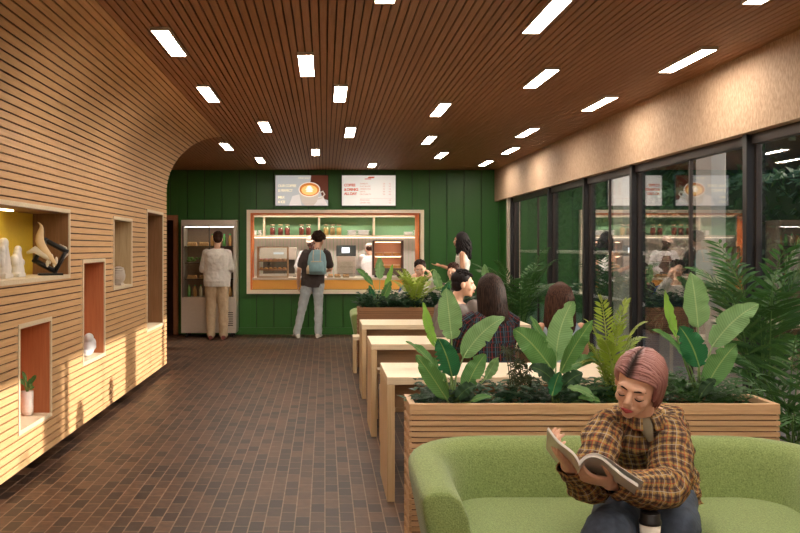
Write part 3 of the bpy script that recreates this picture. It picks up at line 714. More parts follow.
for i in range(1, 6):
    c = dup(dn, (cx-.2+.08*i, cy-.03+(.01 if i % 2 else 0), cz+.293), 'pink iced doughnut on the upper shelf of the pastry case' if i < 3 else 'cream iced doughnut on the upper shelf of the pastry case', group=None if i < 3 else 'cream iced doughnuts in the pastry case')
    c['label'] = c['label'].replace('doughnut on', 'doughnut, %s from the left on' % ('', 'second', 'third', 'fourth', 'fifth', 'sixth')[i])
    if i >= 3:
        for ch in c.children:
            if ch.name.startswith('icing'): ch.data = ch.data.copy(); ch.data.materials[0] = M_CREAM
m = MB(); m.tube([(-.035, .01, .012), (-.018, -.005, .018), (0, -.01, .02), (.018, -.005, .018), (.035, .01, .012)], [.006, .015, .019, .015, .006], 8)
cr = m.build('croissant', M_PASTRY); cr.location = (cx-.2, cy-.03, cz+.143); tag(cr, 'golden croissant, leftmost on the lower shelf of the pastry case', 'croissant', 'golden croissants in the pastry case')
for i in range(1, 6): dup(cr, (cx-.2+.08*i, cy-.03, cz+.143), 'golden croissant, %s from the left on the lower shelf of the pastry case' % ('', 'second', 'third', 'fourth', 'fifth', 'sixth')[i])
# bread boxes right of the curly haired man
for i, px in enumerate((330, 337.5, 346)):
    x = (px-CX)*(BY+.3)/F
    t = thing('bread_basket', '%s low basket of small breads on the countertop' % ('leftmost', 'middle', 'rightmost, largest')[i], 'bread basket', (x, BY+.3, .965), 0, 'bread baskets on the countertop')
    MB().box(-.055, -.07, 0, .055, .07, .035).build('basket', wood('basket', (.4, .24, .12), (.55, .36, .2), 'X'), t, bevel=.004)
    m = MB(); random.seed(i)
    for k in range(7): m.ell((random.uniform(-.04, .04), random.uniform(-.05, .05), .045), (.022, .02, .018), 8)
    m.build('bread', M_PASTRY, t)
t = thing('tall_glass_guard', 'clear glass guard on the countertop before the bread baskets', 'glass guard', (.27, BY+.2, .965))
MB().box(-.22, -.004, 0, .22, .004, .28).build('pane', M_JARGL, t)
m = MB()
for x in (-.22, .22): m.box(x-.006, -.008, 0, x+.006, .008, .285)
m.box(-.22, -.008, .28, .22, .008, .29); m.build('frame', M_STEEL, t)
# heated cabinet
t = thing('heated_cabinet', 'open heated bread cabinet with reddish glow and black feet on the countertop', 'food warmer', (1.10, BY+.42, .965)); 
m = MB(); m.box(-.27, -.15, .04, .27, .15, .07); m.box(-.27, -.15, .62, .27, .15, .65); m.box(-.27, -.15, .07, -.245, .15, .62); m.box(.245, -.15, .07, .27, .15, .62)
m.build('body', plain('cabinet_brown', (.09, .06, .045), .4, .3), t, bevel=.004)
MB().box(-.245, .13, .07, .245, .15, .62).build('back_panel', plain('copper_back', (.62, .34, .22), .45, .2), t)
MB().box(-.245, -.14, .365, .245, .13, .385).build('shelf', M_BEIGE, t)
MB().box(-.28, -.20, .04, .28, -.15, .165).build('front_lip', plain('lip_grey', (.12, .09, .07), .4), t, bevel=.004)
MB().box(-.22, -.10, .612, .22, -.06, .62).build('heat_lamp', emit('warm_lamp', (1, .55, .32), 5), t)
MB().box(-.22, -.10, .357, .22, -.06, .364).build('heat_lamp', emit('warm_lamp', (1, .55, .32), 5), t)
for sx in (-.2, .2):
    for sy in (-.12, .1): MB().box(sx-.03, sy-.02, 0, sx+.03, sy+.02, .04).build('foot', M_BLACK, t)
bl = 'left', 'middle', 'right'
for i in range(3):
    for zz, nm in ((.385, 'upper'), (.165, 'lower')):
        t2 = thing('loaf_tray', '%s wrapped loaf on the %s shelf of the heated cabinet' % (bl[i], nm), 'loaf', (1.10-.155+.155*i, BY+.38, .965+zz), 0, 'loaves in the heated cabinet')
        MB().box(-.065, -.07, 0, .065, .07, .045).build('crust', M_PASTRY, t2, bevel=.012)
        MB().box(-.067, -.073, .045, .067, .073, .058).build('paper_band', plain('kraft', (.68, .50, .34), .7), t2, bevel=.003)
MB().box(-.24, -.14, .15, .24, .12, .164).build('shelf', M_BEIGE, [o for o in bpy.data.objects if o.name == 'heated_cabinet'][0])

# menu boards
def board(px0, px1, name, label):
    x0, x1 = (px0-CX)/58.7, (px1-CX)/58.7; t = thing(name, label, 'menu board', ((x0+x1)/2, BY-.02, 2.195))
    W = (x1-x0)/2
    MB().box(-W, -.04, 0, W, .018, .53).build('casing', M_BLACK, t, bevel=.003)
    return t, W
t, W = board(275, 328.5, 'poster_screen', 'lit screen above the serving window with a latte in a white cup and pale lettering')
def scr(name, c, s): return emit(name, c, s)
MB().box(-W+.008, -.044, .008, W-.008, -.04, .522).build('screen', scr('screen_grey', (.42, .42, .41), .4), t)
y = -.046
def disc(cx, cz, rx, rz, mat, name, yy, parent, n=28, a0=0, a1=2*PI):
    m = MB(); pts = [(cx+rx*math.cos(a0+(a1-a0)*k/n), cz+rz*math.sin(a0+(a1-a0)*k/n)) for k in range(n)]
    m.poly_prism(pts, yy, yy+.0015); return m.build(name, mat, parent)
m = MB(); m.poly_prism([(.14, .34), (.16, .522), (W-.008, .522), (W-.008, .10), (.36, .12), (.3, .3)], -.0455, -.044); m.build('picture_beans', scr('scr_beans', (.10, .025, .012), 0.30), t)
m = MB(); m.poly_prism([(-.22, .008), (-.16, .17), (-.04, .2), (.0, .008)], -.0457, -.0455); m.build('picture_napkin', scr('scr_napkin', (.62, .56, .52), 0.40), t)
m = MB(); m.poly_prism([(.2, .008), (.24, .14), (.36, .17), (W-.01, .008)], -.0459, -.0455); m.build('picture_napkin', scr('scr_napkin', (.62, .56, .52), 0.40), t)
m = MB(); m.poly_prism([(-.05, .26), (.0, .06), (.06, .008), (.20, .008), (.26, .08), (.31, .26)], -.0475, -.046); m.build('picture_cup', scr('scr_cup', (.50, .42, .35), 0.40), t)
m = MB(); m.tube([(.29, -.048, .22), (.36, -.048, .25), (.39, -.048, .2), (.34, -.048, .14), (.27, -.048, .12)], .012, 6); m.build('picture_handle', scr('scr_cup', (.50, .42, .35), 0.40), t)
disc(.13, .28, .185, .128, scr('scr_rim', (.72, .62, .52), 0.45), 'picture_rim', -.049, t)
disc(.13, .282, .168, .112, scr('scr_coffee', (.52, .17, .03), 0.45), 'picture_coffee', -.0502, t)
disc(.13, .27, .135, .085, scr('scr_crema', (.85, .50, .16), 0.45), 'picture_crema', -.0512, t)
for k, (dx, dz, rx, rz) in enumerate(((0, .01, .07, .018), (0, .035, .055, .016), (0, .058, .035, .018), (0, -.02, .06, .014))): disc(.13+dx, .27+dz, rx, rz, scr('scr_foam', (.88, .76, .62), 0.47), 'picture_foam', -.0522, t)
M_SCR = scr('scr_letter', (.78, .68, .46), 0.45); M_RED = plain('red_print', (.85, .14, .06), .5); M_REDL = plain('light_red_print', (.80, .38, .28), .5)
for s_, z_ in (('OUR COFFEE', .325), ('IS PERFECT', .245), ('MILK', .13), ('& ICE', .05)): text(s_, (-W+.05, -.045, z_), .060, M_SCR, t, bold=.001, spacing=.85)
text('FRESH DAILY', (-.06, -.045, .465), .035, M_SCR, t)
t, W = board(341.5, 396, 'menu_board', 'white menu board above the serving window with red lettering')
MB().box(-W+.008, -.044, .008, W-.008, -.04, .522).build('screen', scr('screen_white', (.80, .77, .72), .25), t)
for s_, z_ in (('COFFEE', .335), ('& DRINKS', .260), ('ALL DAY', .190)): text(s_, (-W+.045, -.045, z_), .062, M_RED, t, bold=.002, spacing=.85)
m = MB(); m.poly_prism([(-.07, .455), (.04, .455), (.045, .468), (-.06, .468)], -.0455, -.044); m.poly_prism([(-.02, .475), (.09, .475), (.1, .50), (.0, .50)], -.0455, -.044); m.build('logo', M_RED, t)
for i, s_ in enumerate(('ESPRESSO', 'FLAT WHITE', 'AMERICANO', 'LATTE', 'MACCHIATO', '', 'SPARKLING', 'LEMON TEA')):
    if s_:
        z_ = .37-.045*i if i < 5 else .36-.045*i
        text(s_, (-.15, -.045, z_), .032, M_REDL, t); text('3.5', (.24, -.045, z_), .032, M_REDL, t) if i < 5 else None; text('4.2', (.34, -.045, z_), .032, M_REDL, t)
MB().box(-.15, -.0455, .128, .40, -.044, .130).build('rule', M_REDL, t)

# ------------------------------------------------------------------ drinks fridge
FXa, FXb, FYa, FYb, FT = -2.385, -1.475, 14.93, 15.37, 1.945
t = thing('drinks_fridge', 'tall steel display fridge with open glazed front beside the doorway', 'fridge', ((FXa+FXb)/2, (FYa+FYb)/2, 0))
m = MB()
m.box(FXa, FYa, .07, FXb, FYb, .665); m.box(FXa, FYa, FT-.11, FXb, FYb, FT); m.box(FXa, FYa, .665, FXa+.045, FYb, FT-.11); m.box(FXb-.045, FYa, .665, FXb, FYb, FT-.11)
m.box(FXa+.045, FYb-.03, .665, FXb-.045, FYb, FT-.11); fb = m.build('cabinet', M_STEEL, t, world=True)
MB().box(FXa+.045, FYb-.036, .665, FXb-.045, FYb-.03, FT-.11).build('back_lining', plain('fridge_lining', (.30, .20, .13), .5), t, world=True)
for z in (.95, 1.22, 1.50): MB().box(FXa+.05, FYa+.06, z, FXb-.05, FYb-.04, z+.015).build('shelf', M_DSTEEL, t, world=True)
MB().box(FXa+.05, FYa+.05, FT-.118, FXb-.05, FYa+.075, FT-.11).build('light_strip', emit('fridge_lamp', (1, .93, .85), 5), t, world=True)
m = MB()
for k in range(7): m.box(FXb-.27, FYa-.006, .19+.035*k, FXb-.05, FYa, .205+.035*k)
m.build('vent', M_DSTEEL, t, world=True)
dm = MB(); dm.box(FXa+.02, FYa-.02, .66, FXa+.04, FYa-.002, FT-.1); dm.box(FXa+.46, FYa-.02, .66, FXa+.475, FYa-.002, FT-.1); dm.box(FXa+.04, FYa-.02, FT-.115, FXa+.46, FYa-.002, FT-.1)
dd = dm.build('door', M_DSTEEL, t, world=True)
g_ = MB().box(FXa+.04, FYa-.012, .665, FXa+.46, FYa-.008, FT-.115).build('pane', M_JARGL, dd)
for sx in (FXa+.08, FXb-.08):
    for sy in (FYa+.06, FYb-.06): MB().lathe((sx, sy, 0), [(.028, 0), (.03, .01), (.03, .04), (.012, .045), (.012, .07)], 12).build('caster', M_BLACK, t, world=True)
random.seed(11)
pal = [(.55, .30, .10), (.12, .35, .08), (.60, .12, .06), (.70, .60, .40), (.1, .25, .35), (.45, .40, .08)]
bm_ = {}
for zi, z in enumerate((.665, .965, 1.235, 1.515)):
    for k in range(8):
        x = FXa+.11+.098*k
        if zi == 0 or k >= 4:
            key = (zi+k) % 3
            if key not in bm_:
                c_ = pal[(1, 0, 3)[key]]
                b0 = thing('bottle', 'small', 'bottle', (x, FYa+.14, z), 0, 'bottles in the drinks fridge')
                MB().lathe((0, 0, 0), [(.026, 0), (.03, .006), (.03, .13), (.013, .17), (.013, .18)], 12).build('body', plain('drink_%d' % key, c_, .25), b0)
                MB().lathe((0, 0, .18), [(.015, 0), (.015, .018)], 10).build('cap', plain('cap_green', (.03, .45, .10), .4), b0); bm_[key] = b0; o = b0
            else: o = dup(bm_[key], (x, FYa+.14, z), '')
            o['label'] = 'green capped %s drink bottle, %s from the left on the %s shelf of the fridge' % (('green', 'amber', 'cream')[key], ('first', 'second', 'third', 'fourth', 'fifth', 'sixth', 'seventh', 'eighth')[k if zi == 0 else k-4], ('bottom', 'second', 'third', 'top')[zi])
        elif k % 2 == 0:
            if zi == 2:
                m = MB()
                for q in range(14): m.ell((random.uniform(-.07, .07), random.uniform(-.04, .04), .03+random.uniform(0, .05)), (.03, .03, .02), 8)
                o = m.build('salad_bowl', plain('salad', (.16, .36, .07), .5, nscale=60, var=.5)); l = '%s green salad portion on the third shelf of the fridge' % ('left', 'right')[k//2]; c_ = 'salad'
            else:
                m = MB(); m.box(-.08, -.05, 0, .08, .05, .03)
                for q in range(5): m.ell((-.06+.03*q, 0, .04), (.022, .045, .028), 8)
                o = m.build('sandwich_pack', plain('sandwich_brown', (.58, .33, .13), .6, nscale=40, var=.3)); l = '%s pack of brown rolls on the %s shelf of the fridge' % (('left', 'right')[k//2], ('bottom', 'second', 'third', 'top')[zi]); c_ = 'bread rolls'
            o.location = (x+.05, FYa+.15, z+(.0)); tag(o, l, c_)

# ------------------------------------------------------------------ tables, benches
def dining_table(x0, x1, y0, y1, h, label, cat='table', name='dining_table', th=.045, apron=True, group='pale wooden dining tables'):
    t = thing(name, label, cat, ((x0+x1)/2, (y0+y1)/2, 0), 0, group)
    W, D = (x1-x0)/2, (y1-y0)/2
    MB().box(-W, -D, h-th, W, D, h).build('tabletop' if cat == 'table' else 'seat', M_OAK, t, bevel=.003)
    for s in (-1, 1): MB().box(min(s*W, s*(W-th)), -D, 0, max(s*W, s*(W-th)), D, h-th).build('leg', M_OAKZ, t, bevel=.003)
    if apron: MB().box(-W+th, -D+.10, h-th-.15, W-th, D-.10, h-th).build('apron', wood('apron_brown', (.25, .15, .08), (.33, .2, .11), 'X'), t)
    return t
TS = [(5.245, 5.915), (7.05, 7.72), (8.82, 9.49)]
TL = ['pale wooden dining table just behind the near planter', 'middle pale wooden dining table, before the kissing couple', 'farthest pale wooden dining table, before the far planter']
for (a, b), l in zip(TS, TL): dining_table(.362, 2.02, a, b, .727, l)
for (a, b, l) in ((5.98, 6.30, 'bench on the far side of the nearest table'), (6.62, 6.96, 'bench carrying the woman in the dark plaid shirt'), (7.78, 8.10, 'bench carrying the man in the grey shirt'),
                  (8.42, 8.74, 'bench on the near side of the farthest table'), (10.62, 10.95, 'bench before the far planter, its end showing left of the tables')):
    dining_table(.42 if a < 10 else .335, 1.96, a, b, .43, 'low pale wooden '+l, 'bench', 'bench', .04, False, 'pale wooden benches')

# ------------------------------------------------------------------ planters
def planter(x0, x1, y0, y1, h, label, m1):
    t = thing('planter', label, 'planter', ((x0+x1)/2, (y0+y1)/2, 0), 0, 'slatted wooden planters')
    W, D = (x1-x0)/2, (y1-y0)/2; p = .0262
    for nm in ('front', 'back', 'left', 'right'):
        m = MB(); z = .02; k = 0
        while z < h-.03:
            o = (0, .007)[k % 2]; a, b = z, min(z+p-.006, h-.03)
            if nm == 'front': m.box(-W, -D+o, a, W, -D+.03, b)
            elif nm == 'back': m.box(-W, D-.03, a, W, D-o, b)
            elif nm == 'left': m.box(-W+o, -D+.03, a, -W+.03, D-.03, b)
            else: m.box(W-.03, -D+.03, a, W-o, D-.03, b)
            z += p; k += 1
        m.build('slat_panel', m1, t)
    m = MB(); m.box(-W+.012, -D+.012, .02, W-.012, -D+.03, h-.03); m.box(-W+.012, D-.03, .02, W-.012, D-.012, h-.03); m.box(-W+.012, -D+.03, .02, -W+.03, D-.03, h-.03); m.box(W-.03, -D+.03, .02, W-.012, D-.03, h-.03)
    m.build('lining', plain('planter_lining', (.13, .06, .03), .8), t)
    m = MB(); m.box(-W, -D, h-.03, W, -D+.03, h); m.box(-W, D-.03, h-.03, W, D, h); m.box(-W, -D+.03, h-.03, -W+.03, D-.03, h); m.box(W-.03, -D+.03, h-.03, W, D-.03, h)
    m.build('rim', m1, t, bevel=.002)
    MB().box(-W+.03, -D+.03, h-.18, W-.03, D-.03, h-.055).build('soil', M_SOIL, t)
    return t
M_PLW = wood('planter_wood', (.56, .35, .19), (.68, .45, .26), 'X', .5)
planter(.395, 2.13, 4.21, 4.50, .75, 'long slatted timber planter directly behind the green sofa', M_PLW)
planter(.40, 2.13, 11.04, 11.34, .75, 'far slatted brown planter behind the tables', wood('planter_wood_dark', (.24, .12, .06), (.32, .17, .085), 'X', .5))

# ------------------------------------------------------------------ plants
LCOUNT = [0]
def leaf_child(t, pet0, base, tip, wpx, mat, bend, normal, Y=None, fold=.18, wave=.22, yt=0.0, pr=.006, tw=0):
    """pet0 on the soil, base and tip of the blade, all as world points"""
    s = F/base.y; wd = wpx/s; LCOUNT[0] += 1
    m = MB(); blade(m, base, tip, wd, bend, 26, fold, normal, wave, .8, LCOUNT[0]*1.7, 3, tw)
    mid = (pet0+base)/2+V((0, 0, .0)); ax = (tip-base).normalized()
    q = base+(base-pet0).cross(ax)*0
    m.tube([pet0, (pet0*2+base)/3+V((0, 0, .01)), (pet0+base*2)/3+(-ax*.02), base, base+ax*(tip-base).length*.15+V(bend)*.28], [pr, pr*.9, pr*.8, pr*.65, pr*.5], 7)
    o = m.build('leaf', mat, t, world=True, recalc=False)
    return o
def banana(name, label, soil_px, Y0, hsoil, leaves, group=None):
    s0 = V(((soil_px-CX)*Y0/F, Y0, hsoil)); t = thing(name, label, 'banana plant', s0, 0, group)
    m = MB(); m.tube([s0-V((0, 0, .03)), s0+V((0, 0, .06)), s0+V((0, 0, .13))], [.022, .018, .010], 10); m.build('stem', plain('stem_green', (.16, .26, .07), .5), t, world=True)
    for (bx_, by_, tx, ty, w_, mt, db, dt, bend, nr) in leaves:
        base = P(bx_, by_, Y0+db); tip = P(tx, ty, Y0+dt)
        leaf_child(t, s0+V((random.uniform(-.01, .01), random.uniform(-.01, .01), .03)), base, tip, w_, mt, V(bend), V(nr))
    return t
PY = 4.36; random.seed(21)
banana('banana_plant', 'banana plant at the left end of the near planter', 452, PY, .69, [
    (451.5, 339, 446, 288, 25, L_PALE, .02, .0, (0, -.02, 0), (0, -1, .15)),
    (437, 348, 423, 302, 11, L_LIME, .0, -.04, (-.02, 0, 0), (.5, -1, 0)),
    (463, 358, 505, 317, 24, L_PALE, .0, -.06, (-.02, 0, .04), (-.3, -1, .5)),
    (452, 377, 438, 338, 24, L_DEEP, -.05, -.10, (.01, -.03, .02), (-.3, -1, .2)),
    (446, 386, 406, 341, 14, L_MID, -.02, -.05, (.02, 0, .05), (.3, -.6, .8)),
    (447, 400, 416, 355, 19, L_MID, -.08, -.12, (-.01, -.02, .03), (-.3, -1, .3)),
    (465, 393, 486, 354, 20, L_MID, -.04, -.03, (-.01, 0, .03), (-.4, -1, .2)),
    (485, 379, 498, 357, 14, L_PALE, .02, .03, (.0, 0, .0), (.6, -1, 0)),
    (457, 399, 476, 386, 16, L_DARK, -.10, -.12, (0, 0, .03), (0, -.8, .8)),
    (470, 402, 492, 397, 8, L_MID, -.11, -.13, (0, 0, .02), (0, -.6, .8))])
banana('banana_plant', 'banana plant in the middle of the near planter, left of the pink haired woman', 556, PY, .69, [
    (553, 371, 514, 329, 27, L_MID, -.03, -.06, (-.01, -.02, .05), (-.3, -1, .4)),
    (549, 350, 531, 316, 10, L_MID, .03, .05, (-.01, 0, .01), (.6, -1, 0)),
    (556, 362, 573, 301, 26, L_PALE, -.0, .02, (-.04, 0, .02), (.1, -1, .1)),
    (560, 374, 593, 320, 20, L_MID, -.04, -.05, (-.01, -.02, .03), (.5, -1, .1)),
    (561, 371, 610, 360, 17, L_MID, .02, .03, (0, 0, .05), (0, -.6, .9)),
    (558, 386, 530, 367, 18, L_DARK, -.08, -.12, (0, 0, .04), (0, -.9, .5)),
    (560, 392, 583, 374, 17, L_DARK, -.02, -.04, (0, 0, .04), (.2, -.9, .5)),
    (594, 398, 567, 388, 11, L_PALE, -.11, -.13, (0, 0, .03), (0, -.8, .8)),
    (600, 402, 578, 398, 10, L_MID, -.11, -.13, (0, 0, .02), (0, -.8, .8)),
    (552, 396, 560, 372, 14, L_DEEP, -.10, -.12, (.0, 0, .02), (0, -1, .2))])
banana('banana_plant', 'banana plant at the right end of the near planter', 697, PY, .69, [
    (698, 328, 691, 272, 27, L_PALE, .02, .0, (0, -.02, 0), (0, -1, .15)),
    (677, 337, 665, 290, 12, L_LIME, .0, -.04, (-.02, 0, 0), (.5, -1, 0)),
    (712, 347, 759, 304, 26, L_PALE, .0, -.06, (-.02, 0, .04), (-.3, -1, .5)),
    (699, 367, 679, 326, 26, L_DEEP, -.05, -.10, (.01, -.03, .02), (-.3, -1, .2)),
    (691, 369, 652, 329, 13, L_MID, -.02, -.05, (.02, 0, .05), (.3, -.6, .8)),
    (706, 388, 737, 344, 24, L_MID, -.04, -.03, (-.01, 0, .03), (-.4, -1, .2)),
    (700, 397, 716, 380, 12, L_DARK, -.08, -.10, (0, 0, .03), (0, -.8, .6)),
    (690, 396, 664, 376, 12, L_MID, .03, .05, (0, 0, .03), (0, -.8, .6))])
banana('banana_plant', 'small banana plant at the left end of the far planter', 378, 11.19, .69, [
    (380, 279, 379.5, 257, 10, L_PALE, 0, 0, (0, 0, 0), (0, -1, .1)), (373, 285, 356, 269, 7, L_MID, 0, -.05, (0, 0, .05), (.3, -1, .4)),
    (385, 291, 393, 264, 6, L_LIME, 0, 0, (0, 0, 0), (-.5, -1, 0)), (383, 298, 391, 281, 9, L_MID, -.05, -.1, (0, 0, 0), (0, -1, .2)),
    (374, 299, 369, 285, 6, L_DEEP, -.05, -.1, (0, 0, 0), (0, -1, .2)), (372, 302, 360, 296, 6, L_DARK, -.05, -.1, (0, 0, .03), (0, -1, .5))])
banana('banana_plant', 'small banana plant in the far planter behind the kissing couple', 442, 11.19, .69, [
    (440, 291, 434, 269, 9, L_PALE, 0, 0, (0, 0, 0), (0, -1, .1)), (445, 290, 461, 277, 8, L_MID, 0, -.05, (0, 0, .05), (.3, -1, .4)),
    (443, 297, 449, 282, 8, L_DEEP, -.05, -.1, (0, 0, 0), (0, -1, .2)), (438, 301, 428, 293, 7, L_DARK, -.05, -.1, (0, 0, .03), (0, -1, .5)),
    (486, 283, 484.5, 264, 8, L_PALE, 0, 0, (0, 0, 0), (0, -1, .1)), (489, 288, 494, 273, 6, L_MID, 0, 0, (0, 0, 0), (0, -1, .1))])

def frond(m, base, tip, bend, llen, n=18, wl=.018, start=.2, droop=.25, seed=0):
    base, tip = V(base), V(tip); mid = (base+tip)/2+V(bend)
    def c(t): return base*(1-t)**2+mid*2*t*(1-t)+tip*t*t
    m.tube([c(i/8) for i in range(9)], [.0045*(1-.8*i/8)+.0008 for i in range(9)], 5)
    for i in range(n):
        t = start+(1-start)*(i+.5)/n; p = c(t); tg = (c(min(1, t+.02))-c(t-.02)).normalized()
        side = tg.cross(V((0, 0, 1))); side = side.normalized() if side.length > .2 else tg.cross(V((0, 1, 0))).normalized()
        L = llen*math.sin(PI*min(1, (.12+.88*(1-abs(2*(t-start)/(1-start)-.8)/1.25))))**.7 if True else llen
        L = llen*(1-.62*abs((t-start)/(1-start)-.35)/.65)
        for s in (-1, 1):
            r = noise.noise(V((seed*1.7, i*.9, s)))*.25
            d = (side*s*(.8+r)+tg*(.62-r)+V((0, 0, .12))).normalized()
            e = p+d*L; blade(m, p, e+V((0, 0, -L*droop)), wl, V((0, 0, L*droop*.25)), 3, .1, side.cross(tg)*1.0, lat=1)
def palm(name, label, cat, base, fronds, mat, llen, wl, n=18, droop=.25, pot=None, group=None):
    t = thing(name, label, cat, base, 0, group)
    for i, (p0, p1, bend) in enumerate(fronds):
        m = MB(); frond(m, p0, p1, bend, llen, n, wl, .22, droop, i); m.build('frond', mat, t, world=True, recalc=False)
    if pot:
        r, h = pot; b = V(base)
        MB().lathe(b, [(r*.7, 0), (r, h), (r*.9, h), (r*.88, h-.03), (.01, h-.03)], 24).build('pot', plain('dark_pot', (.05, .045, .04), .5), t, world=True)
    return t
random.seed(31)
b = P(613, 402, PY); b.z = .69
fr = []
for (px, py, dy) in ((600, 296, .0), (627, 300, .05), (644, 322, -.03), (643, 337, .03), (586, 320, .05), (574, 336, -.02), (644, 356, -.08), (602, 340, -.1), (620, 326, -.05), (583, 362, .0), (634, 380, -.1)):
    tip = P(px, py, PY+dy); fr.append((b+V((random.uniform(-.02, .02), 0, 0)), tip, V(((b.x-tip.x)*.25, 0, .16+.1*abs(tip.x-b.x)))))
palm('fern', 'yellow green feathery fern between the banana plants of the near planter', 'fern', b, fr, L_FERN, .085, .011, 22, .2)
def rnd_palm(name, label, cat, base, h, spread, n, mat, llen, wl, pot, nl=18, group=None, droop=.35, seed=1, xlim=None, hub=.15, dirs=None):
    random.seed(seed); base = V(base); fr = []
    for i in range(n):
        a = 2*PI*i/n*1.0+random.uniform(-.3, .3); r = spread*random.uniform(.45, 1); hh = h*random.uniform(.62, 1.0)*(1-.25*(r/spread)**2)
        p0 = base+V((random.uniform(-.04, .04), random.uniform(-.04, .04), hub)); tip = base+V((r*math.cos(a), r*math.sin(a), hh))
        if xlim and tip.x > xlim: tip.x = xlim-random.uniform(0, .1)
        fr.append((p0, tip, V(((p0.x-tip.x)*.22, (p0.y-tip.y)*.22, h*.22))))
    return palm(name, label, cat, base, fr, mat, llen, wl, nl, droop, pot, group)
rnd_palm('palm', 'large dark green potted palm at the right edge beside the window', 'palm', (2.66, 5.50, 0), 1.86, .40, 14, L_PALM, .30, .022, (.19, .32), 13, 'potted palms along the window', .3, 4, 2.95, .3)
rnd_palm('palm', 'second potted palm low beside the right end of the planter', 'palm', (2.50, 4.80, 0), 1.22, .36, 11, L_PALM, .24, .020, (.17, .28), 12, 'potted palms along the window', .3, 9, 2.9, .26)
rnd_palm('palm', 'feathery potted palm in the far corner by the glass doors', 'palm', (2.42, 11.2, 0), 1.62, .62, 18, L_PALM, .26, .024, (.2, .35), 18, 'potted palms along the window', .3, 6, 2.95, .32)
rnd_palm('fern', 'bushy yellow green fern in the far planter before the man with blue sleeves', 'fern', (1.13, 11.19, .69), .62, .36, 16, L_FERN, .12, .02, None, 14, None, .2, 8, None, .0)
rnd_palm('fern', 'dark low fern in the near planter behind the pink haired woman', 'fern', (1.50, 4.40, .69), .26, .22, 12, L_PALM, .07, .012, None, 14, 'low ferns', .3, 12, None, .0)
# dark tufted reeds
random.seed(41)
for i, (px, top, lab) in enumerate(((507, 348, 'taller'), (517, 366, 'lower'), (526, 378, 'shortest'))):
    b = V(((px+4-CX)*PY/F, PY+.02*i, .69)); t = thing('tufted_reed', '%s dark tufted reed between the left and middle banana plants' % lab, 'plant', b, 0, 'dark tufted reeds')
    for j in range(4):
        tp = P(px+random.uniform(-9, 12), top+random.uniform(-2, 16), PY+random.uniform(-.05, .05)); m = MB()
        m.tube([b, (b+tp)/2+V((random.uniform(-.01, .01), 0, 0)), tp], [.004, .003, .002], 5)
        for k in range(26):
            d = V((random.uniform(-1, 1), random.uniform(-1, 1), random.uniform(-.7, 1))).normalized()*random.uniform(.03, .055)
            blade(m, tp, tp+d+V((0, 0, -.006)), .006, V((0, 0, .006)), 2, .1, lat=1)
        m.build('stalk', L_REED, t, world=True, recalc=False)
# undergrowth
def undergrowth(x0, x1, y0, y1, z, n, h, L, label, seed, mats):
    random.seed(seed)
    m = MB()
    for k in range(n):
        x, y = random.uniform(x0, x1), random.uniform(y0, y1); hh = h*random.uniform(.3, 1)*(1+.4*noise.noise(V((x*6, y*6, 0))))
        p = V((x, y, z)); q = p+V((random.uniform(-.05, .05), random.uniform(-.04, .03), hh))
        for j in range(4):
            a = random.uniform(0, 2*PI); d = V((math.cos(a), math.sin(a), random.uniform(-.2, .5)))*L*random.uniform(.6, 1.2)
            c = p.lerp(q, random.uniform(.5, 1)); blade(m, c, c+d, L*.34, V((0, 0, L*.15)), 3, .1, (0, -.4, 1), lat=1)
    o = m.build('undergrowth', mats, recalc=False); tag(o, label, 'undergrowth', kind='stuff'); return o
undergrowth(.44, 1.3, 4.30, 4.44, .69, 230, .15, .065, 'low dark leafy growth at the foot of the near planter\'s left plants', 1, L_DARK)
undergrowth(1.2, 2.04, 4.29, 4.45, .69, 420, .17, .045, 'dense small leaved growth filling the right half of the near planter', 2, L_PALM)
undergrowth(.43, 2.08, 11.08, 11.30, .69, 420, .24, .10, 'low leafy growth filling the far planter', 3, L_DARK)

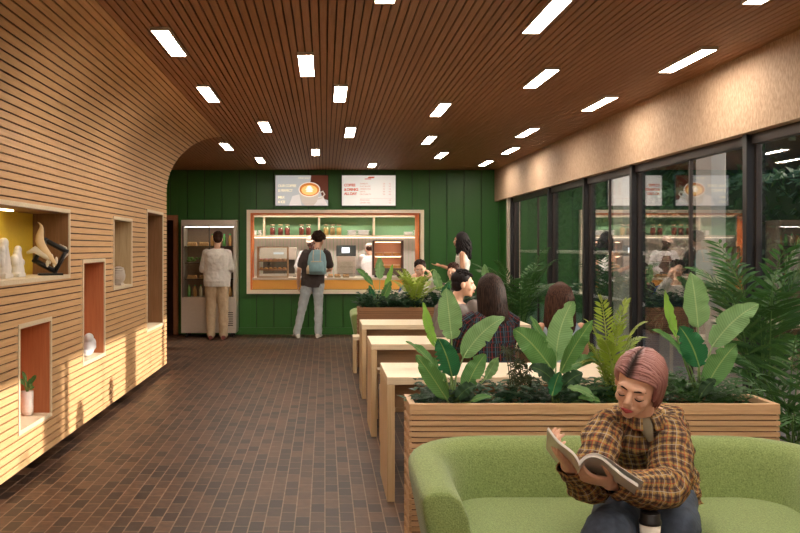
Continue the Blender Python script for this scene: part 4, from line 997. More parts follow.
# ------------------------------------------------------------------ sofa
def make_sofa(label):
    t = thing('sofa', label, 'sofa', (1.208, 3.55, 0), 0, 'green sofas')
    xa, xb, yf, yb, rc = .43, 1.986, 3.20, 3.90, .27
    path = []                              # (x, y, outward normal)
    for k in range(6): path.append((xa, yf+(yb-rc-yf)*k/5, -1, 0))
    for k in range(1, 9):
        a = PI+(-PI/2)*k/8; path.append((xa+rc+rc*math.cos(a), yb-rc+rc*math.sin(a), math.cos(a), math.sin(a)))
    for k in range(1, 8): path.append((xa+rc+(xb-xa-2*rc)*k/8, yb, 0, 1))
    for k in range(0, 9):
        a = PI/2-(PI/2)*k/8; path.append((xb-rc+rc*math.cos(a), yb-rc+rc*math.sin(a), math.cos(a), math.sin(a)))
    for k in range(1, 6): path.append((xb, yb-rc-(yb-rc-yf)*k/5, 1, 0))
    m = MB(); rows = []
    for i, (x, y, nx, ny) in enumerate(path):
        q = max(0, min(1, (y-yf)/(yb-yf))); h = .615+.045*q*q*(3-2*q); th = .082+.0*q
        prof = [(-th, .10), (-th, .36), (-th-.005, h-.10), (-th+.012, h-.035), (-th+.05, h-.004), (0, h), (th-.03, h-.008), (th-.006, h-.03), (th, h-.08), (th, .36), (th, .10)]
        if i in (0, len(path)-1): prof = [(o*.94, z*.99 if z > .3 else z) for o, z in prof]
        row = []
        for (o, z) in prof:
            lean = .20*(z-.42)-.02; oo = o+lean
            if z > h-.03: oo = o+lean
            row.append(m.bm.verts.new((x+nx*oo, y+ny*oo, z)))
        rows.append(row)
    n = len(rows[0])
    for i in range(len(rows)-1):
        for k in range(n): m.bm.faces.new((rows[i][k], rows[i+1][k], rows[i+1][(k+1) % n], rows[i][(k+1) % n])).smooth = True
    m.bm.faces.new(rows[0]); m.bm.faces.new(rows[-1][::-1])
    o = m.build('backrest', M_SOFA, t, world=True, bevel=.02); 
    for p in o.data.polygons: p.use_smooth = True
    MB().box(.50, 2.93, .16, 1.916, 3.83, .428).build('seat_cushion', M_SOFA, t, world=True, bevel=.03)
    MB().box(.52, 2.98, .10, 1.90, 3.80, .16).build('base', M_DSTEEL, t, world=True)
    for x in (.56, 1.86):
        for y in (3.06, 3.76): MB().lathe((x, y, 0), [(.014, 0), (.018, .10)], 12).build('leg', M_BLACK, t, world=True)
    return t
sofa = make_sofa('large olive green sofa in the foreground under the reading woman')
s2 = dup(sofa, (1.208, 12.2, 0), 'olive green sofa behind the far planter, only its rounded arm showing')
for ch in s2.children: ch.matrix_parent_inverse = sofa.children[0].matrix_parent_inverse

# takeaway cup
c0 = V((1.078, 2.985, .428)); t = thing('takeaway_cup', 'paper coffee cup with black lid and kraft sleeve on the sofa seat', 'cup', c0)
t.scale = (.95, .95, 1.33)
MB().lathe((0, 0, 0), [(.027, 0), (.028, .002), (.0365, .108), (.030, .108)], 28).build('cup', plain('paper_white', (.80, .74, .66), .5), t)
MB().lathe((0, 0, .018), [(.0300, 0), (.0345, .062), (.0338, .062), (.029, .0)], 28).build('sleeve', plain('kraft_sleeve', (.62, .38, .18), .8), t)
MB().lathe((0, 0, .104), [(.0385, 0), (.0395, .004), (.0385, .009), (.035, .012), (.034, .026), (.031, .029), (.029, .026), (.004, .024)], 28).build('lid', M_BLACK, t)
#PART4
# ------------------------------------------------------------------ people
def skin(n, c): return plain('skin_'+n, c, .5, var=.05, nscale=12)
S_FAIR = skin('fair', (.64, .38, .26)); S_TAN = skin('tan', (.52, .26, .15)); S_BROWN = skin('brown', (.22, .095, .05)); S_DEEP = skin('deep', (.09, .035, .022))
H_BLACK = hairmat('hair_black', (.011, .008, .008)); H_BROWN = hairmat('hair_brown', (.022, .012, .009)); H_CHEST = hairmat('hair_chestnut', (.045, .019, .011)); H_CURL = hairmat('hair_curl', (.035, .017, .011))
def frame(f, u):
    f = V(f).normalized(); u = V(u); u = (u-f*u.dot(f)).normalized(); r = f.cross(u).normalized()
    return r, f, u
def hand(m, w, d, pn, side=1, curl=.5, s=1.0, n=8, spread=.004, fr=.0085):
    """w wrist, d towards the fingers, pn palm normal (fingers curl that way), side: which side the thumb is on (+/- across)"""
    w = V(w); d = V(d).normalized(); pn = V(pn); pn = (pn-d*pn.dot(d)).normalized(); ac = d.cross(pn).normalized()*side
    rings = []
    for t, hw, ht in ((-.02, .024, .020), (.0, .024, .018), (.03, .034, .017), (.065, .040, .015), (.088, .038, .012)):
        rings.append((w+d*t*s+pn*.002, ac*hw*s, pn*ht*s))
    m.loft(rings, 12)
    for i, (o, L) in enumerate(((.030, .068), (.011, .078), (-.009, .073), (-.028, .058))):
        p = w+d*.084*s+ac*o*s; pts = [p-d*.02*s, p]; dd = d+ac*spread*12*(o/.03)*.3; ax = ac
        a = curl*(.5+.06*i)
        for L3 in (.42, .32, .26):
            dd = Matrix.Rotation(a*(-1 if ax.cross(dd).dot(pn) < 0 else 1), 3, ax)@dd; pts.append(pts[-1]+dd.normalized()*L*L3*s); a *= 1.15
        rr = fr*s*(1 if i != 3 else .86)
        m.tube(pts, [rr, rr, rr*.95, rr*.88, rr*.7], n); m.ell(pts[-1], (rr*.7,)*3, n, m=6)
    p = w+d*.022*s+ac*.026*s; t1 = (d*.55+ac*.75+pn*.35).normalized(); t2 = (d*.85+ac*.35+pn*(.25+curl*.4)).normalized()
    pts = [p-t1*.015*s, p, p+t1*.035*s, p+t1*.035*s+t2*.030*s, p+t1*.035*s+t2*.055*s]
    m.tube(pts, [.013*s, .013*s, .0115*s, .0105*s, .008*s], n); m.ell(pts[-1], (.008*s,)*3, n, m=6)
def head_prims(m, c, f, u, s=1.0, fine=False):
    r, f, u = frame(f, u); c = V(c); R = Matrix((r, f, u)).transposed(); n = 20 if fine else 14
    def L(x, y, z): return c+(r*x+f*y+u*z)*s
    m.ell(L(0, -.014, .030), (.073*s, .088*s, .078*s), n, R); m.ell(L(0, .022, -.012), (.063*s, .066*s, .082*s), n, R)
    m.ell(L(0, .040, -.060), (.046*s, .044*s, .038*s), n, R); m.ell(L(0, .067, -.086), (.021*s, .018*s, .017*s), n, R)
    m.ell(L(0, .072, .022), (.048*s, .016*s, .017*s), n, R)
    m.tube([L(0, .078, .018), L(0, .094, -.008), L(0, .103, -.026)], [.007*s, .010*s, .012*s], 8); m.ell(L(0, .096, -.030), (.017*s, .012*s, .010*s), 10, R)
    for q in (-1, 1):
        m.ell(L(.036*q, .056, -.030), (.022*s, .022*s, .022*s), 10, R)
        m.ell(L(.074*q, -.008, -.008), (.009*s, .018*s, .030*s), 10, R)
    m.ell(L(0, .083, -.052), (.022*s, .010*s, .008*s), 10, R); m.ell(L(0, .081, -.062), (.019*s, .010*s, .008*s), 10, R)
    return L, R
def face_parts(t, L, R, s, hairmat, lipc=(.45, .13, .10), down=False, world=False):
    m = MB(); m.tube([L(-.024, .0925, -.056), L(-.010, .098, -.0535), L(0, .0975, -.055), L(.010, .098, -.0535), L(.024, .0925, -.056)], [.001*s, .004*s, .0042*s, .004*s, .001*s], 8)
    m.tube([L(-.020, .092, -.060), L(0, .0965, -.063), L(.020, .092, -.060)], [.001*s, .0055*s, .001*s], 8)
    m.build('mouth', plain('lips_%02d%02d' % (lipc[0]*99, lipc[1]*99), lipc, .4), t, world=world)
    for q in (-1, 1):
        if not down:
            m = MB(); m.ell(L(.031*q, .0755, .000), (.0125*s, .009*s, .0075*s), 10, R); e = m.build('eye', M_WHITE, t, world=world)
            m = MB(); m.ell(L(.031*q, .0835, .000), (.0055*s, .003*s, .0055*s), 8, R); m.build('iris', M_BLACK, e)
            if world and e.parent.type == 'EMPTY': pass
        else:
            m = MB(); m.tube([L(.015*q, .082, -.006), L(.024*q, .0865, -.011), L(.034*q, .0855, -.0125), L(.046*q, .075, -.008)], [.0012*s, .0022*s, .0024*s, .0012*s], 6)
            m.build('eyelashes', M_BLACK, t, world=world)
            m = MB(); m.ell(L(.031*q, .0745, -.004), (.0155*s, .0115*s, .0105*s), 12, R); m.build('eyelid', plain('eyelid_skin', (.62, .35, .24), .45), t, world=world)
        m = MB(); m.tube([L(.012*q, .0895, .0205), L(.028*q, .0875, .025), L(.048*q, .068, .018)], [.002*s, .0035*s, .0012*s], 6)
        m.build('eyebrow', hairmat, t, world=world)
def hairstyle(t, kind, c, f, u, s, mat, seed=0, world=False, name='hair'):
    r, f, u = frame(f, u); c = V(c); R = Matrix((r, f, u)).transposed(); random.seed(seed)
    def L(x, y, z): return c+(r*x+f*y+u*z)*s
    m = MB()
    if kind == 'short':
        m.ell(L(0, -.026, .045), (.082*s, .088*s, .078*s), 18, R); m.ell(L(0, -.045, .0), (.074*s, .060*s, .072*s), 16, R)
        for k in range(60):
            a = random.uniform(0, 2*PI); b = random.uniform(.15, 1.2)
            p = L(.078*math.sin(b)*math.cos(a), -.026+.088*math.sin(b)*math.sin(a), .045+.078*math.cos(b))
            q = p+(p-L(0, -.02, .03))*.10+f*.02*s; m.tube([p, (p+q)/2+u*.004, q], [.010*s, .008*s, .001], 5)
    elif kind == 'fade':
        m.ell(L(0, -.022, .052), (.074*s, .083*s, .068*s), 18, R); m.ell(L(0, -.040, .018), (.0745*s, .060*s, .060*s), 16, R)
    elif kind == 'curly':
        m.ell(L(0, -.030, .045), (.085*s, .088*s, .085*s), 16, R)
        for k in range(230):
            d = V((random.gauss(0, 1), random.gauss(0, 1), random.gauss(0, 1))).normalized()
            if d.z < -.35 or (d.y > .45 and d.z < .45): continue
            q_ = random.uniform(1.0, 1.2); p = L(.096*d.x*q_, -.030+.098*d.y*q_, .048+.098*d.z*q_); m.ell(p, (.018*s, .017*s, .015*s), 7, m=5)
    elif kind in ('long', 'curls'):
        m.ell(L(0, -.022, .040), (.084*s, .090*s, .082*s), 18, R)
        for k in range(210 if kind == 'long' else 90):
            a = random.uniform(-.18*PI, 1.18*PI); q = random.uniform(.82, 1.0)
            x0, y0 = .078*math.cos(a), -.022-.088*math.sin(a)
            top = L(x0*.15, -.02-.02*math.sin(a), .124); shp = L(x0*.80, -.022+(y0+.022)*.80, .088); sidep = L(x0*1.10, y0*1.07, .02)
            ln = random.uniform(.30, .42) if kind == 'long' else random.uniform(.22, .32)
            e = sidep+V((0, 0, -ln*s))+(-f*.02+r*x0*.25)*s; mid = (sidep+e)/2-f*.012*s
            if kind == 'curls':
                pts = [top, shp, sidep]; 
                for j in range(1, 9): pts.append(sidep.lerp(e, j/8)+(sidep-L(0, -.02, .02))*(.22*math.sin(PI*j/8))+V((.016*math.cos(j*2.2+k), .016*math.sin(j*2.2+k), 0)))
                m.tube(pts, [.008*s]*2+[.013*s]*8+[.004*s], 6)
            else: m.tube([top, shp, sidep, mid, e], [.006*s, .008*s, .010*s, .010*s, .002*s], 6)
        m.tube([L(0, -.05, .03), L(0, -.07, -.08), L(0, -.085, -.18), L(0, -.085, -.24)], [.07*s, .062*s, .055*s, .03*s], 14)
    return m.build(name, mat, t, world=world)
DEF = dict(pel=(0, .0, .95), chest=(0, .01, 1.27), neck=(0, .02, 1.47), head=(0, -.005, 1.615), f=(0, -1, 0), u=(0, 0, 1), side=(1, 0, 0),
           shl=(.165, .01, 1.39), ell=(.225, .03, 1.13), wrl=(.24, -.02, .88), hdl=(0, -.2, -1), pnl=(-1, 0, 0),
           shr=(-.165, .01, 1.39), elr=(-.225, .03, 1.13), wrr=(-.24, -.02, .88), hdr=(0, -.2, -1), pnr=(1, 0, 0),
           hipl=(.085, 0, .92), knl=(.10, -.01, .50), anl=(.11, .02, .09), tol=(.03, -1, 0), hipr=(-.085, 0, .92), knr=(-.10, -.01, .50), anr=(-.11, .02, .09), tor=(-.03, -1, 0))
def torso(m, J, w, inf, lo=0, hi=6, boxy=0):
    S = V(J['side']).normalized(); pel, ch, nk = V(J['pel']), V(J['chest']), V(J['neck'])
    cs = [pel-(ch-pel).normalized()*.09, pel, pel.lerp(ch, .5), ch, ch.lerp(nk, .55), ch.lerp(nk, .85), nk]
    hw = [.13, .158, .132, .155, .165, .125, .056]; hd_ = [.09, .112, .092, .115, .098, .07, .056]
    if boxy: hw = [max(a, boxy) if i < 5 else a for i, a in enumerate(hw)]
    rings = []
    for i in range(lo, hi+1):
        t = (cs[min(i+1, 6)]-cs[max(i-1, 0)]).normalized(); s = (S-t*S.dot(t)).normalized(); fw = t.cross(s)
        rings.append((cs[i], s*(hw[i]*w+inf), fw*(hd_[i]*w+inf)))
    m.loft(rings, 20)
def figure(label, loc, rz, J_, skinm, hair, hairmat, top, topmat, bottommat, shoemat, w=1.0, s=1.0, voxel=.008, headscale=1.0, sleeve='long', topinf=.022, seed=0, pants=True, hs=1.0, face=True, curl=.4, coverhip=.10, legw=1.0, lipc=(.45, .16, .12), boxy=0):
    J = dict(DEF); J.update(J_); J = {k: (V(v) if k != 'x' else v) for k, v in J.items()}
    t = thing('person', label, 'person', loc, rz)
    m = MB(); torso(m, J, w, 0)
    m.chain([J['neck']-V((0, 0, .03)), J['neck'].lerp(J['head'], .6)], [.056, .050])
    L, R = head_prims(m, J['head'], J['f'], J['u'], headscale)
    for q in 'lr':
        m.chain([J['sh'+q], J['el'+q], J['wr'+q]], [.050*w, .040*w, .026*w])
        m.chain([J['hip'+q], J['kn'+q], J['an'+q]], [.082*w, .055*w, .038*w])
        hand(m, J['wr'+q], J['hd'+q], J['pn'+q], 1 if J['hd'+q].cross(J['pn'+q]).dot(V(J['f'])+V((0, 0, .3))) > 0 else -1, curl)
        a = J['an'+q]; d = J['to'+q].normalized(); m.chain([a-d*.03-V((0, 0, .045)), a+d*.13-V((0, 0, .06))], [.035, .025])
    m.build('body', skinm, t, remesh=voxel, smoothit=1)
    if face: face_parts(t, L, R, headscale, hairmat, lipc)
    if hair: hairstyle(t, hair, J['head'], J['f'], J['u'], headscale*hs, hairmat, seed)
    if top:
        m = MB(); torso(m, J, w, topinf, 0 if coverhip else 1, 6 if boxy else 5, boxy)
        for q in 'lr':
            sh, el, wr = J['sh'+q], J['el'+q], J['wr'+q]
            if sleeve == 'long': m.chain([sh, el, wr.lerp(el, .08)], [.054*w+topinf*.55, .046*w+topinf*.6, .032*w+topinf*.6])
            elif sleeve == 'short': m.chain([sh, sh.lerp(el, .72)], [.056*w+topinf, .052*w+topinf])
            elif sleeve == 'none': m.chain([sh.lerp(J['neck'], .35), J['chest'].lerp(sh, .5)], [.035, .06])
        m.build(top, topmat, t, remesh=.010, smoothit=3, fold=.022)
    if pants:
        m = MB(); torso(m, J, w, .012, 0, 1)
        for q in 'lr': m.chain([J['hip'+q], J['kn'+q], J['an'+q]+V((0, 0, .0))], [.092*w*legw, .066*w*legw, .056*w*legw])
        m.build('trousers', bottommat, t, remesh=.011, smoothit=3, fold=.032)
    for q in 'lr':
        a = J['an'+q]; d = J['to'+q].normalized(); b = a-V((0, 0, a.z)) if abs(a.z) < .14 else a-V((0, 0, .09))
        m = MB(); u_ = d.cross(V((0, 0, 1)))
        m.loft([(b-d*.075+V((0, 0, .035)), u_*.026, V((0, 0, .032))), (b-d*.04+V((0, 0, .045)), u_*.037, V((0, 0, .045))), (b+d*.04+V((0, 0, .045)), u_*.040, V((0, 0, .044))),
                (b+d*.11+V((0, 0, .032)), u_*.045, V((0, 0, .031))), (b+d*.165+V((0, 0, .024)), u_*.030, V((0, 0, .022)))], 14)
        m.build('shoe', shoemat, t)
    return t

# man at the fridge (seen from behind)
M_LINEN = plain('linen_white', (.66, .62, .56), .85, bump=.3); M_KHAKI = plain('khaki', (.48, .36, .23), .85, bump=.3); M_RSHOE = plain('maroon_shoe', (.22, .05, .035), .6)
J = dict(f=(.15, -1, -.25), head=(-.01, -.02, 1.62), elr=(-.225, .01, 1.15), wrr=(-.17, -.22, 1.10), ell=(.225, .0, 1.15), wrl=(.13, -.24, 1.10), hdr=(.5, -.8, .2), hdl=(-.5, -.8, .1), pnr=(.5, 0, -.6), pnl=(-.5, 0, -.6),
         hipl=(.085, 0, .92), anl=(.10, .02, .09), anr=(-.11, .02, .09))
figure('person in a white overshirt and khaki trousers standing at the drinks fridge', (-1.745, 14.55, 0), PI, J, S_FAIR, 'short', H_CHEST, 'overshirt', M_LINEN, M_KHAKI, M_RSHOE, 1.08, topinf=.034, legw=1.18, seed=2, boxy=.172)
# backpack man
M_CHAR = plain('charcoal_tee', (.055, .04, .035), .85, bump=.2); M_PJEAN = plain('pale_jeans', (.42, .46, .47), .85, bump=.4, nscale=14, var=.25); M_WSHOE = plain('white_shoe', (.74, .70, .62), .6)
J = dict(pel=(.02, 0, .93), chest=(-.01, .01, 1.25), neck=(-.05, .0, 1.45), head=(-.085, -.04, 1.60), f=(-.35, -1, -.15), shl=(.125, .01, 1.385), shr=(-.205, .0, 1.375),
         ell=(.235, .04, 1.14), wrl=(.26, -.04, .90), elr=(-.28, -.05, 1.14), wrr=(-.24, -.28, 1.10), hdr=(.1, -1, 0), pnr=(0, 0, -1), hipl=(.10, 0, .91), knl=(.19, -.01, .50), anl=(.275, .03, .09), hipr=(-.07, 0, .91), knr=(-.08, -.02, .5), anr=(-.075, .0, .09), tol=(.4, -1, 0), tor=(-.25, -1, 0))
bp = figure('person with curly dark hair, charcoal tee and pale jeans waiting at the serving window', (-.185, 14.82, 0), PI, J, S_FAIR, 'curly', H_CURL, 'tshirt', M_CHAR, M_PJEAN, M_WSHOE, 1.0, sleeve='short', seed=4, legw=1.1, boxy=.172)
t = thing('backpack', 'light blue backpack with tan straps on the curly haired person', 'backpack', (-.13, 14.62, 1.05), -.1)
M_BLUEP = plain('pale_blue_canvas', (.24, .40, .44), .8, nscale=14, var=.25); M_TANP = plain('tan_canvas', (.62, .46, .28), .8)
m = MB(); m.loft([((0, 0, .0), (.13, 0, 0), (0, .055, 0)), ((0, 0, .02), (.15, 0, 0), (0, .075, 0)), ((0, 0, .2), (.155, 0, 0), (0, .08, 0)), ((0, .01, .32), (.135, 0, 0), (0, .07, 0)), ((0, .02, .39), (.09, 0, 0), (0, .045, 0)), ((0, .02, .405), (.03, 0, 0), (0, .02, 0))], 20)
m.build('body', M_BLUEP, t)
m = MB(); m.loft([((0, -.055, .03), (.10, 0, 0), (0, .035, 0)), ((0, -.065, .06), (.115, 0, 0), (0, .045, 0)), ((0, -.06, .20), (.11, 0, 0), (0, .04, 0)), ((0, -.05, .23), (.09, 0, 0), (0, .02, 0))], 18); m.build('front_pocket', M_BLUEP, t)
m = MB(); m.box(-.085, -.112, .205, .085, -.085, .215)
for x in (-.05, .06): m.tube([(x, -.105, .20), (x*1.1, -.09, .3), (x, -.04, .39)], .006, 6)
m.build('piping', M_TANP, t)
m = MB(); m.loft([((-.14, -.01, .01), (.03, 0, 0), (0, .05, 0)), ((-.145, -.01, .10), (.028, 0, 0), (0, .055, 0)), ((-.14, -.01, .15), (.01, 0, 0), (0, .04, 0))], 14); m.build('side_pocket', M_TANP, t)
m = MB(); m.tube([(-.02, .03, .40), (-.01, .03, .43), (.02, .03, .43), (.03, .03, .40)], .006, 6); m.build('handle', M_BLACK, t)
for x in (-.09, .10):
    m = MB(); m.tube([(x, .06, .34), (x*1.15, .12, .42), (x*1.2, .22, .40)], .014, 8, flat=.5); m.build('strap', M_CHAR, t)
# baristas
M_WSHIRT = plain('white_work_shirt', (.74, .72, .72), .7, bump=.3); M_APRON = plain('brown_apron', (.20, .10, .065), .7)
J = dict(f=(-.25, -1, -.35), head=(-.02, -.06, 1.60), ell=(.25, -.03, 1.16), wrl=(.16, -.26, 1.06), hdl=(-.4, -1, -.1), pnl=(0, 0, -1), elr=(-.27, .0, 1.16), wrr=(-.18, -.25, 1.04), hdr=(.4, -1, -.1), pnr=(0, 0, -1))
b1 = figure('person in a white shirt, brown apron and beige cap serving behind the counter', (-.24, 16.62, -.02), 0, J, S_DEEP, 'fade', H_BLACK, 'shirt', M_WSHIRT, M_CHAR, M_BLACK, 1.05, seed=5, topinf=.03)
def cap(par, c, f, u, mat):
    r, f, u = frame(f, u); c = V(c); R = Matrix((r, f, u)).transposed()
    m = MB(); m.ell(c-f*.02+u*.065, (.085, .095, .055), 18, R)
    m.loft([(c+f*.05+u*.055, r*.065, u*.004), (c+f*.10+u*.05, r*.06, u*.004), (c+f*.135+u*.042, r*.035, u*.003)], 14); m.build('cap', mat, par)
cap(b1, J['head'], J['f'], (0, 0, 1), plain('beige_cap', (.72, .55, .46), .7))
m = MB(); m.loft([((0, -.075, .75), (.17, 0, 0), (0, .085, 0)), ((0, -.06, 1.0), (.16, 0, 0), (0, .085, 0)), ((0, -.075, 1.25), (.12, 0, 0), (0, .08, 0)), ((0, -.08, 1.36), (.08, 0, 0), (0, .06, 0))], 20); m.build('apron', M_APRON, b1)
J2 = dict(pel=(0, .05, .90), chest=(0, -.08, 1.16), neck=(0, -.16, 1.32), head=(.03, -.22, 1.44), f=(.1, -1, -.7), shl=(.17, -.14, 1.29), shr=(-.17, -.14, 1.29), ell=(.24, -.2, 1.04), wrl=(.12, -.36, 1.0), elr=(-.24, -.2, 1.04), wrr=(-.12, -.36, 1.0),
          hdl=(-.2, -1, 0), hdr=(.2, -1, 0), pnl=(0, 0, -1), pnr=(0, 0, -1), hipl=(.085, .05, .87), hipr=(-.085, .05, .87))
b2 = figure('person in a white shirt and cap bending over the back counter, beside the oven', (.86, 16.50, 0), PI, J2, S_FAIR, 'fade', H_CHEST, 'shirt', M_WSHIRT, M_WSHIRT, M_BLACK, 1.05, seed=6, topinf=.03)
cap(b2, J2['head'], J2['f'], (0, 0, 1), plain('white_cap', (.76, .68, .62), .7))
# standing woman with long curls
M_TANK = plain('white_knit', (.70, .66, .60), .8); M_BLKT = plain('black_trousers', (.02, .02, .022), .7)
J = dict(pel=(0, 0, .94), neck=(0, .0, 1.44), head=(-.02, -.02, 1.59), f=(-.25, -1, -.05), wrl=(.20, -.30, 1.20), ell=(.22, .02, 1.12), hdl=(.1, -1, .15), pnl=(0, 0, 1), elr=(-.20, .06, 1.13), wrr=(-.20, -.10, .93), hdr=(0, -.3, -1))
J['wrl'] = (.17, -.27, 1.22)
figure('person with long black curls and a white top standing and gesturing by the green wall', (1.97, 12.95, 0), -1.75, J, S_TAN, 'curls', H_BLACK, 'top', M_TANK, M_BLKT, M_WSHOE, .86, sleeve='none', topinf=.008, seed=7, coverhip=0, curl=.15)
# seated figures, local origin on the floor below the seat, facing -Y
def seated(sh=.43, lean=.05, **kw):
    J = dict(pel=(0, .02, sh+.12), chest=(0, .02-lean, sh+.42), neck=(0, -.01-lean*1.6, sh+.60), head=(0, -.03-lean*2, sh+.745),
             shl=(.16, -.01-lean*1.5, sh+.53), shr=(-.16, -.01-lean*1.5, sh+.53), ell=(.21, -.10-lean, sh+.32), elr=(-.21, -.10-lean, sh+.32), wrl=(.12, -.32, sh+.33), wrr=(-.12, -.32, sh+.33),
             hdl=(-.2, -1, 0), hdr=(.2, -1, 0), pnl=(0, 0, -1), pnr=(0, 0, -1),
             hipl=(.09, .0, sh+.09), hipr=(-.09, .0, sh+.09), knl=(.11, -.36, sh+.07), knr=(-.11, -.36, sh+.07), anl=(.12, -.35, .09), anr=(-.12, -.35, .09))
    J.update(kw); return J
M_GREYT = plain('grey_knit', (.15, .13, .12), .9, bump=.2, nscale=120); M_BLUEJ = plain('blue_sleeve', (.03, .10, .38), .8); M_DJEAN = plain('dark_jeans', (.035, .045, .07), .85, bump=.3)
# man in grey, facing right towards the woman
figure('person with short black hair and grey shirt leaning in to the woman in dark plaid', (1.045, 7.95, 0), .55, seated(.43, .14, f=(.75, -.55, -.08), head=(.06, -.20, 1.165), neck=(.02, -.14, 1.03)), S_FAIR, 'short', H_BLACK, 'shirt', M_GREYT, M_DJEAN, M_BLACK, 1.0, seed=8, topinf=.03)

# woman in dark plaid (back to the camera)
figure('person with straight black hair and dark plaid shirt, back turned, at the middle table', (1.255, 6.76, 0), PI+.35, seated(.43, .02, f=(.3, -1, -.05), head=(.0, -.06, 1.185)), S_FAIR, 'long', H_BROWN, None, None, M_BLKT, M_BLACK, .92, seed=9, headscale=1.0, face=False, hs=1.14)
pw_ = [o for o in bpy.data.objects if o.type == 'EMPTY' and o.name.startswith('person')][-1]
m = MB()
m.loft([((0, .02, .47), (.20, 0, 0), (0, .15, 0)), ((0, .02, .60), (.185, 0, 0), (0, .14, 0)), ((0, .01, .80), (.18, 0, 0), (0, .13, 0)), ((0, -.01, .93), (.20, 0, 0), (0, .125, 0)), ((0, -.03, 1.0), (.165, 0, 0), (0, .10, 0)), ((0, -.05, 1.05), (.07, 0, 0), (0, .07, 0))], 24)
for q in (-1, 1): m.tube([(q*.13, -.04, 1.0), (q*.205, -.05, .95), (q*.235, -.10, .84), (q*.24, -.13, .76), (q*.17, -.26, .76), (q*.12, -.34, .77)], [.05, .068, .064, .058, .05, .042], 14)
m.build('shirt', M_PLAIDD, pw_)
pw_.scale = (.97, .97, .97)
# woman with long brown hair on the right
J = seated(.40, .02, f=(-.35, -1, -.1)); M_LTOP = plain('pale_blue_top', (.32, .38, .46), .8)
figure('person with long chestnut hair and pale blue top seen from behind at the right', (1.79, 6.78, 0), PI, J, S_TAN, 'long', H_CHEST, 'top', M_LTOP, M_LTOP, M_WSHOE, .9, sleeve='none', topinf=.008, seed=10, headscale=1.06, face=False, hs=1.14)
[o for o in bpy.data.objects if o.type == 'EMPTY' and o.name.startswith('person')][-1].scale = (.95, .95, .94)
# man with blue sleeves and the brown haired head beyond the far planter
figure('person with dark hair and a white and blue jacket sitting beyond the far planter', (1.27, 12.22, 0), .15, seated(.43, .05, ell=(.25, -.12, .83), wrl=(.13, -.20, 1.06), hdl=(-.3, .2, 1), pnl=(-.5, .6, 0), elr=(-.27, -.12, .81), wrr=(-.16, -.24, 1.01), hdr=(.3, .2, 1), pnr=(.5, .6, 0), head=(0, -.08, 1.195), f=(-.3, -1, -.25)), S_FAIR, 'short', H_BROWN, 'jacket', M_LINEN, M_DJEAN, M_WSHOE, 1.05, seed=11, topinf=.035, voxel=.009)
pm = [o for o in bpy.data.objects if o.type == 'EMPTY' and o.name.startswith('person')][-1]
m = MB()
for q in (-1, 1): m.chain([(q*.205, -.08, .90), (q*.235, -.11, .83)], [.088, .085])
m.loft([((0, -.0, .68), (.205, 0, 0), (0, .158, 0)), ((0, -.01, .76), (.2, 0, 0), (0, .155, 0))], 20)
m.build('blue_panel', M_BLUEJ, pm, remesh=.012, smoothit=2)
figure('person with brown hair sitting low on the far sofa before the standing woman', (1.76, 12.22, 0), -.5, seated(.43, .03, head=(0, -.06, 1.15)), S_FAIR, 'short', H_CHEST, 'shirt', M_CHAR, M_DJEAN, M_BLACK, .9, seed=12, face=False, voxel=.01, hs=1.05)
# ------------------------------------------------------------------ the reader on the sofa
HAIRP = bpy.data.materials.new('mauve_hair'); HAIRP.use_nodes = True
nt = HAIRP.node_tree; b = nt.nodes['Principled BSDF']; uv = N(nt, 'ShaderNodeUVMap'); sp = N(nt, 'ShaderNodeSeparateXYZ'); nt.links.new(uv.outputs[0], sp.inputs[0])
cr = N(nt, 'ShaderNodeValToRGB'); cr.color_ramp.elements[0].position = .006; cr.color_ramp.elements[0].color = (.035, .018, .016, 1); cr.color_ramp.elements[1].position = .024; cr.color_ramp.elements[1].color = (.29, .125, .115, 1)
e = cr.color_ramp.elements.new(.09); e.color = (.39, .19, .17, 1); e = cr.color_ramp.elements.new(.16); e.color = (.25, .09, .085, 1)
nt.links.new(sp.outputs[1], cr.inputs[0]); nt.links.new(cr.outputs[0], b.inputs['Base Color']); b.inputs['Roughness'].default_value = .42
rd = thing('person', 'person with a mauve bob and brown plaid overshirt reading a magazine on the green sofa', 'person', (1.245, 3.5, .43))
hc = V((1.088, 3.13, 1.006)); hf = V((-.58, -.74, -.34)); hu = V((.13, -.25, .94)); HS = .98
pel, chs, nck = V((1.245, 3.50, .545)), V((1.19, 3.38, .76)), V((1.135, 3.235, .885))
sl, sr = V((1.232, 3.25, .846)), V((1.015, 3.235, .852)); el, er = V((1.155, 3.06, .672)), V((.925, 3.10, .672)); wl_, wr_ = V((.925, 2.93, .715)), V((.790, 2.93, .772))
m = MB(); Jd = dict(pel=pel, chest=chs, neck=nck, side=(1, 0, 0)); torso(m, Jd, .76, 0)
m.chain([nck-V((0, 0, .03)), hc-V((-.01, -.02, .05))], [.052, .046]); Lh, Rh = head_prims(m, hc, hf, hu, HS, True)
m.chain([sl, el, wl_], [.045, .036, .024]); m.chain([sr, er, wr_], [.045, .036, .024])
m.chain([V((1.33, 3.48, .53)), V((1.215, 3.12, .50)), V((1.06, 3.28, .47))], [.08, .055, .036]); m.chain([V((1.15, 3.46, .53)), V((.935, 2.96, .52)), V((.92, 2.84, .10))], [.08, .055, .036])
hand(m, wl_, V((-.78, -.32, .22)), V((.15, .45, .85)), -1, .55, .95, 8)
hand(m, wr_, V((-.50, -.30, .62)), V((.80, .15, -.1)), 1, .75, .95, 8)
m.build('body', skin('reader', (.74, .44, .31)), rd, world=True, remesh=.0042, smoothit=1)
face_parts(rd, Lh, Rh, HS, H_BROWN, (.38, .045, .05), True, True)
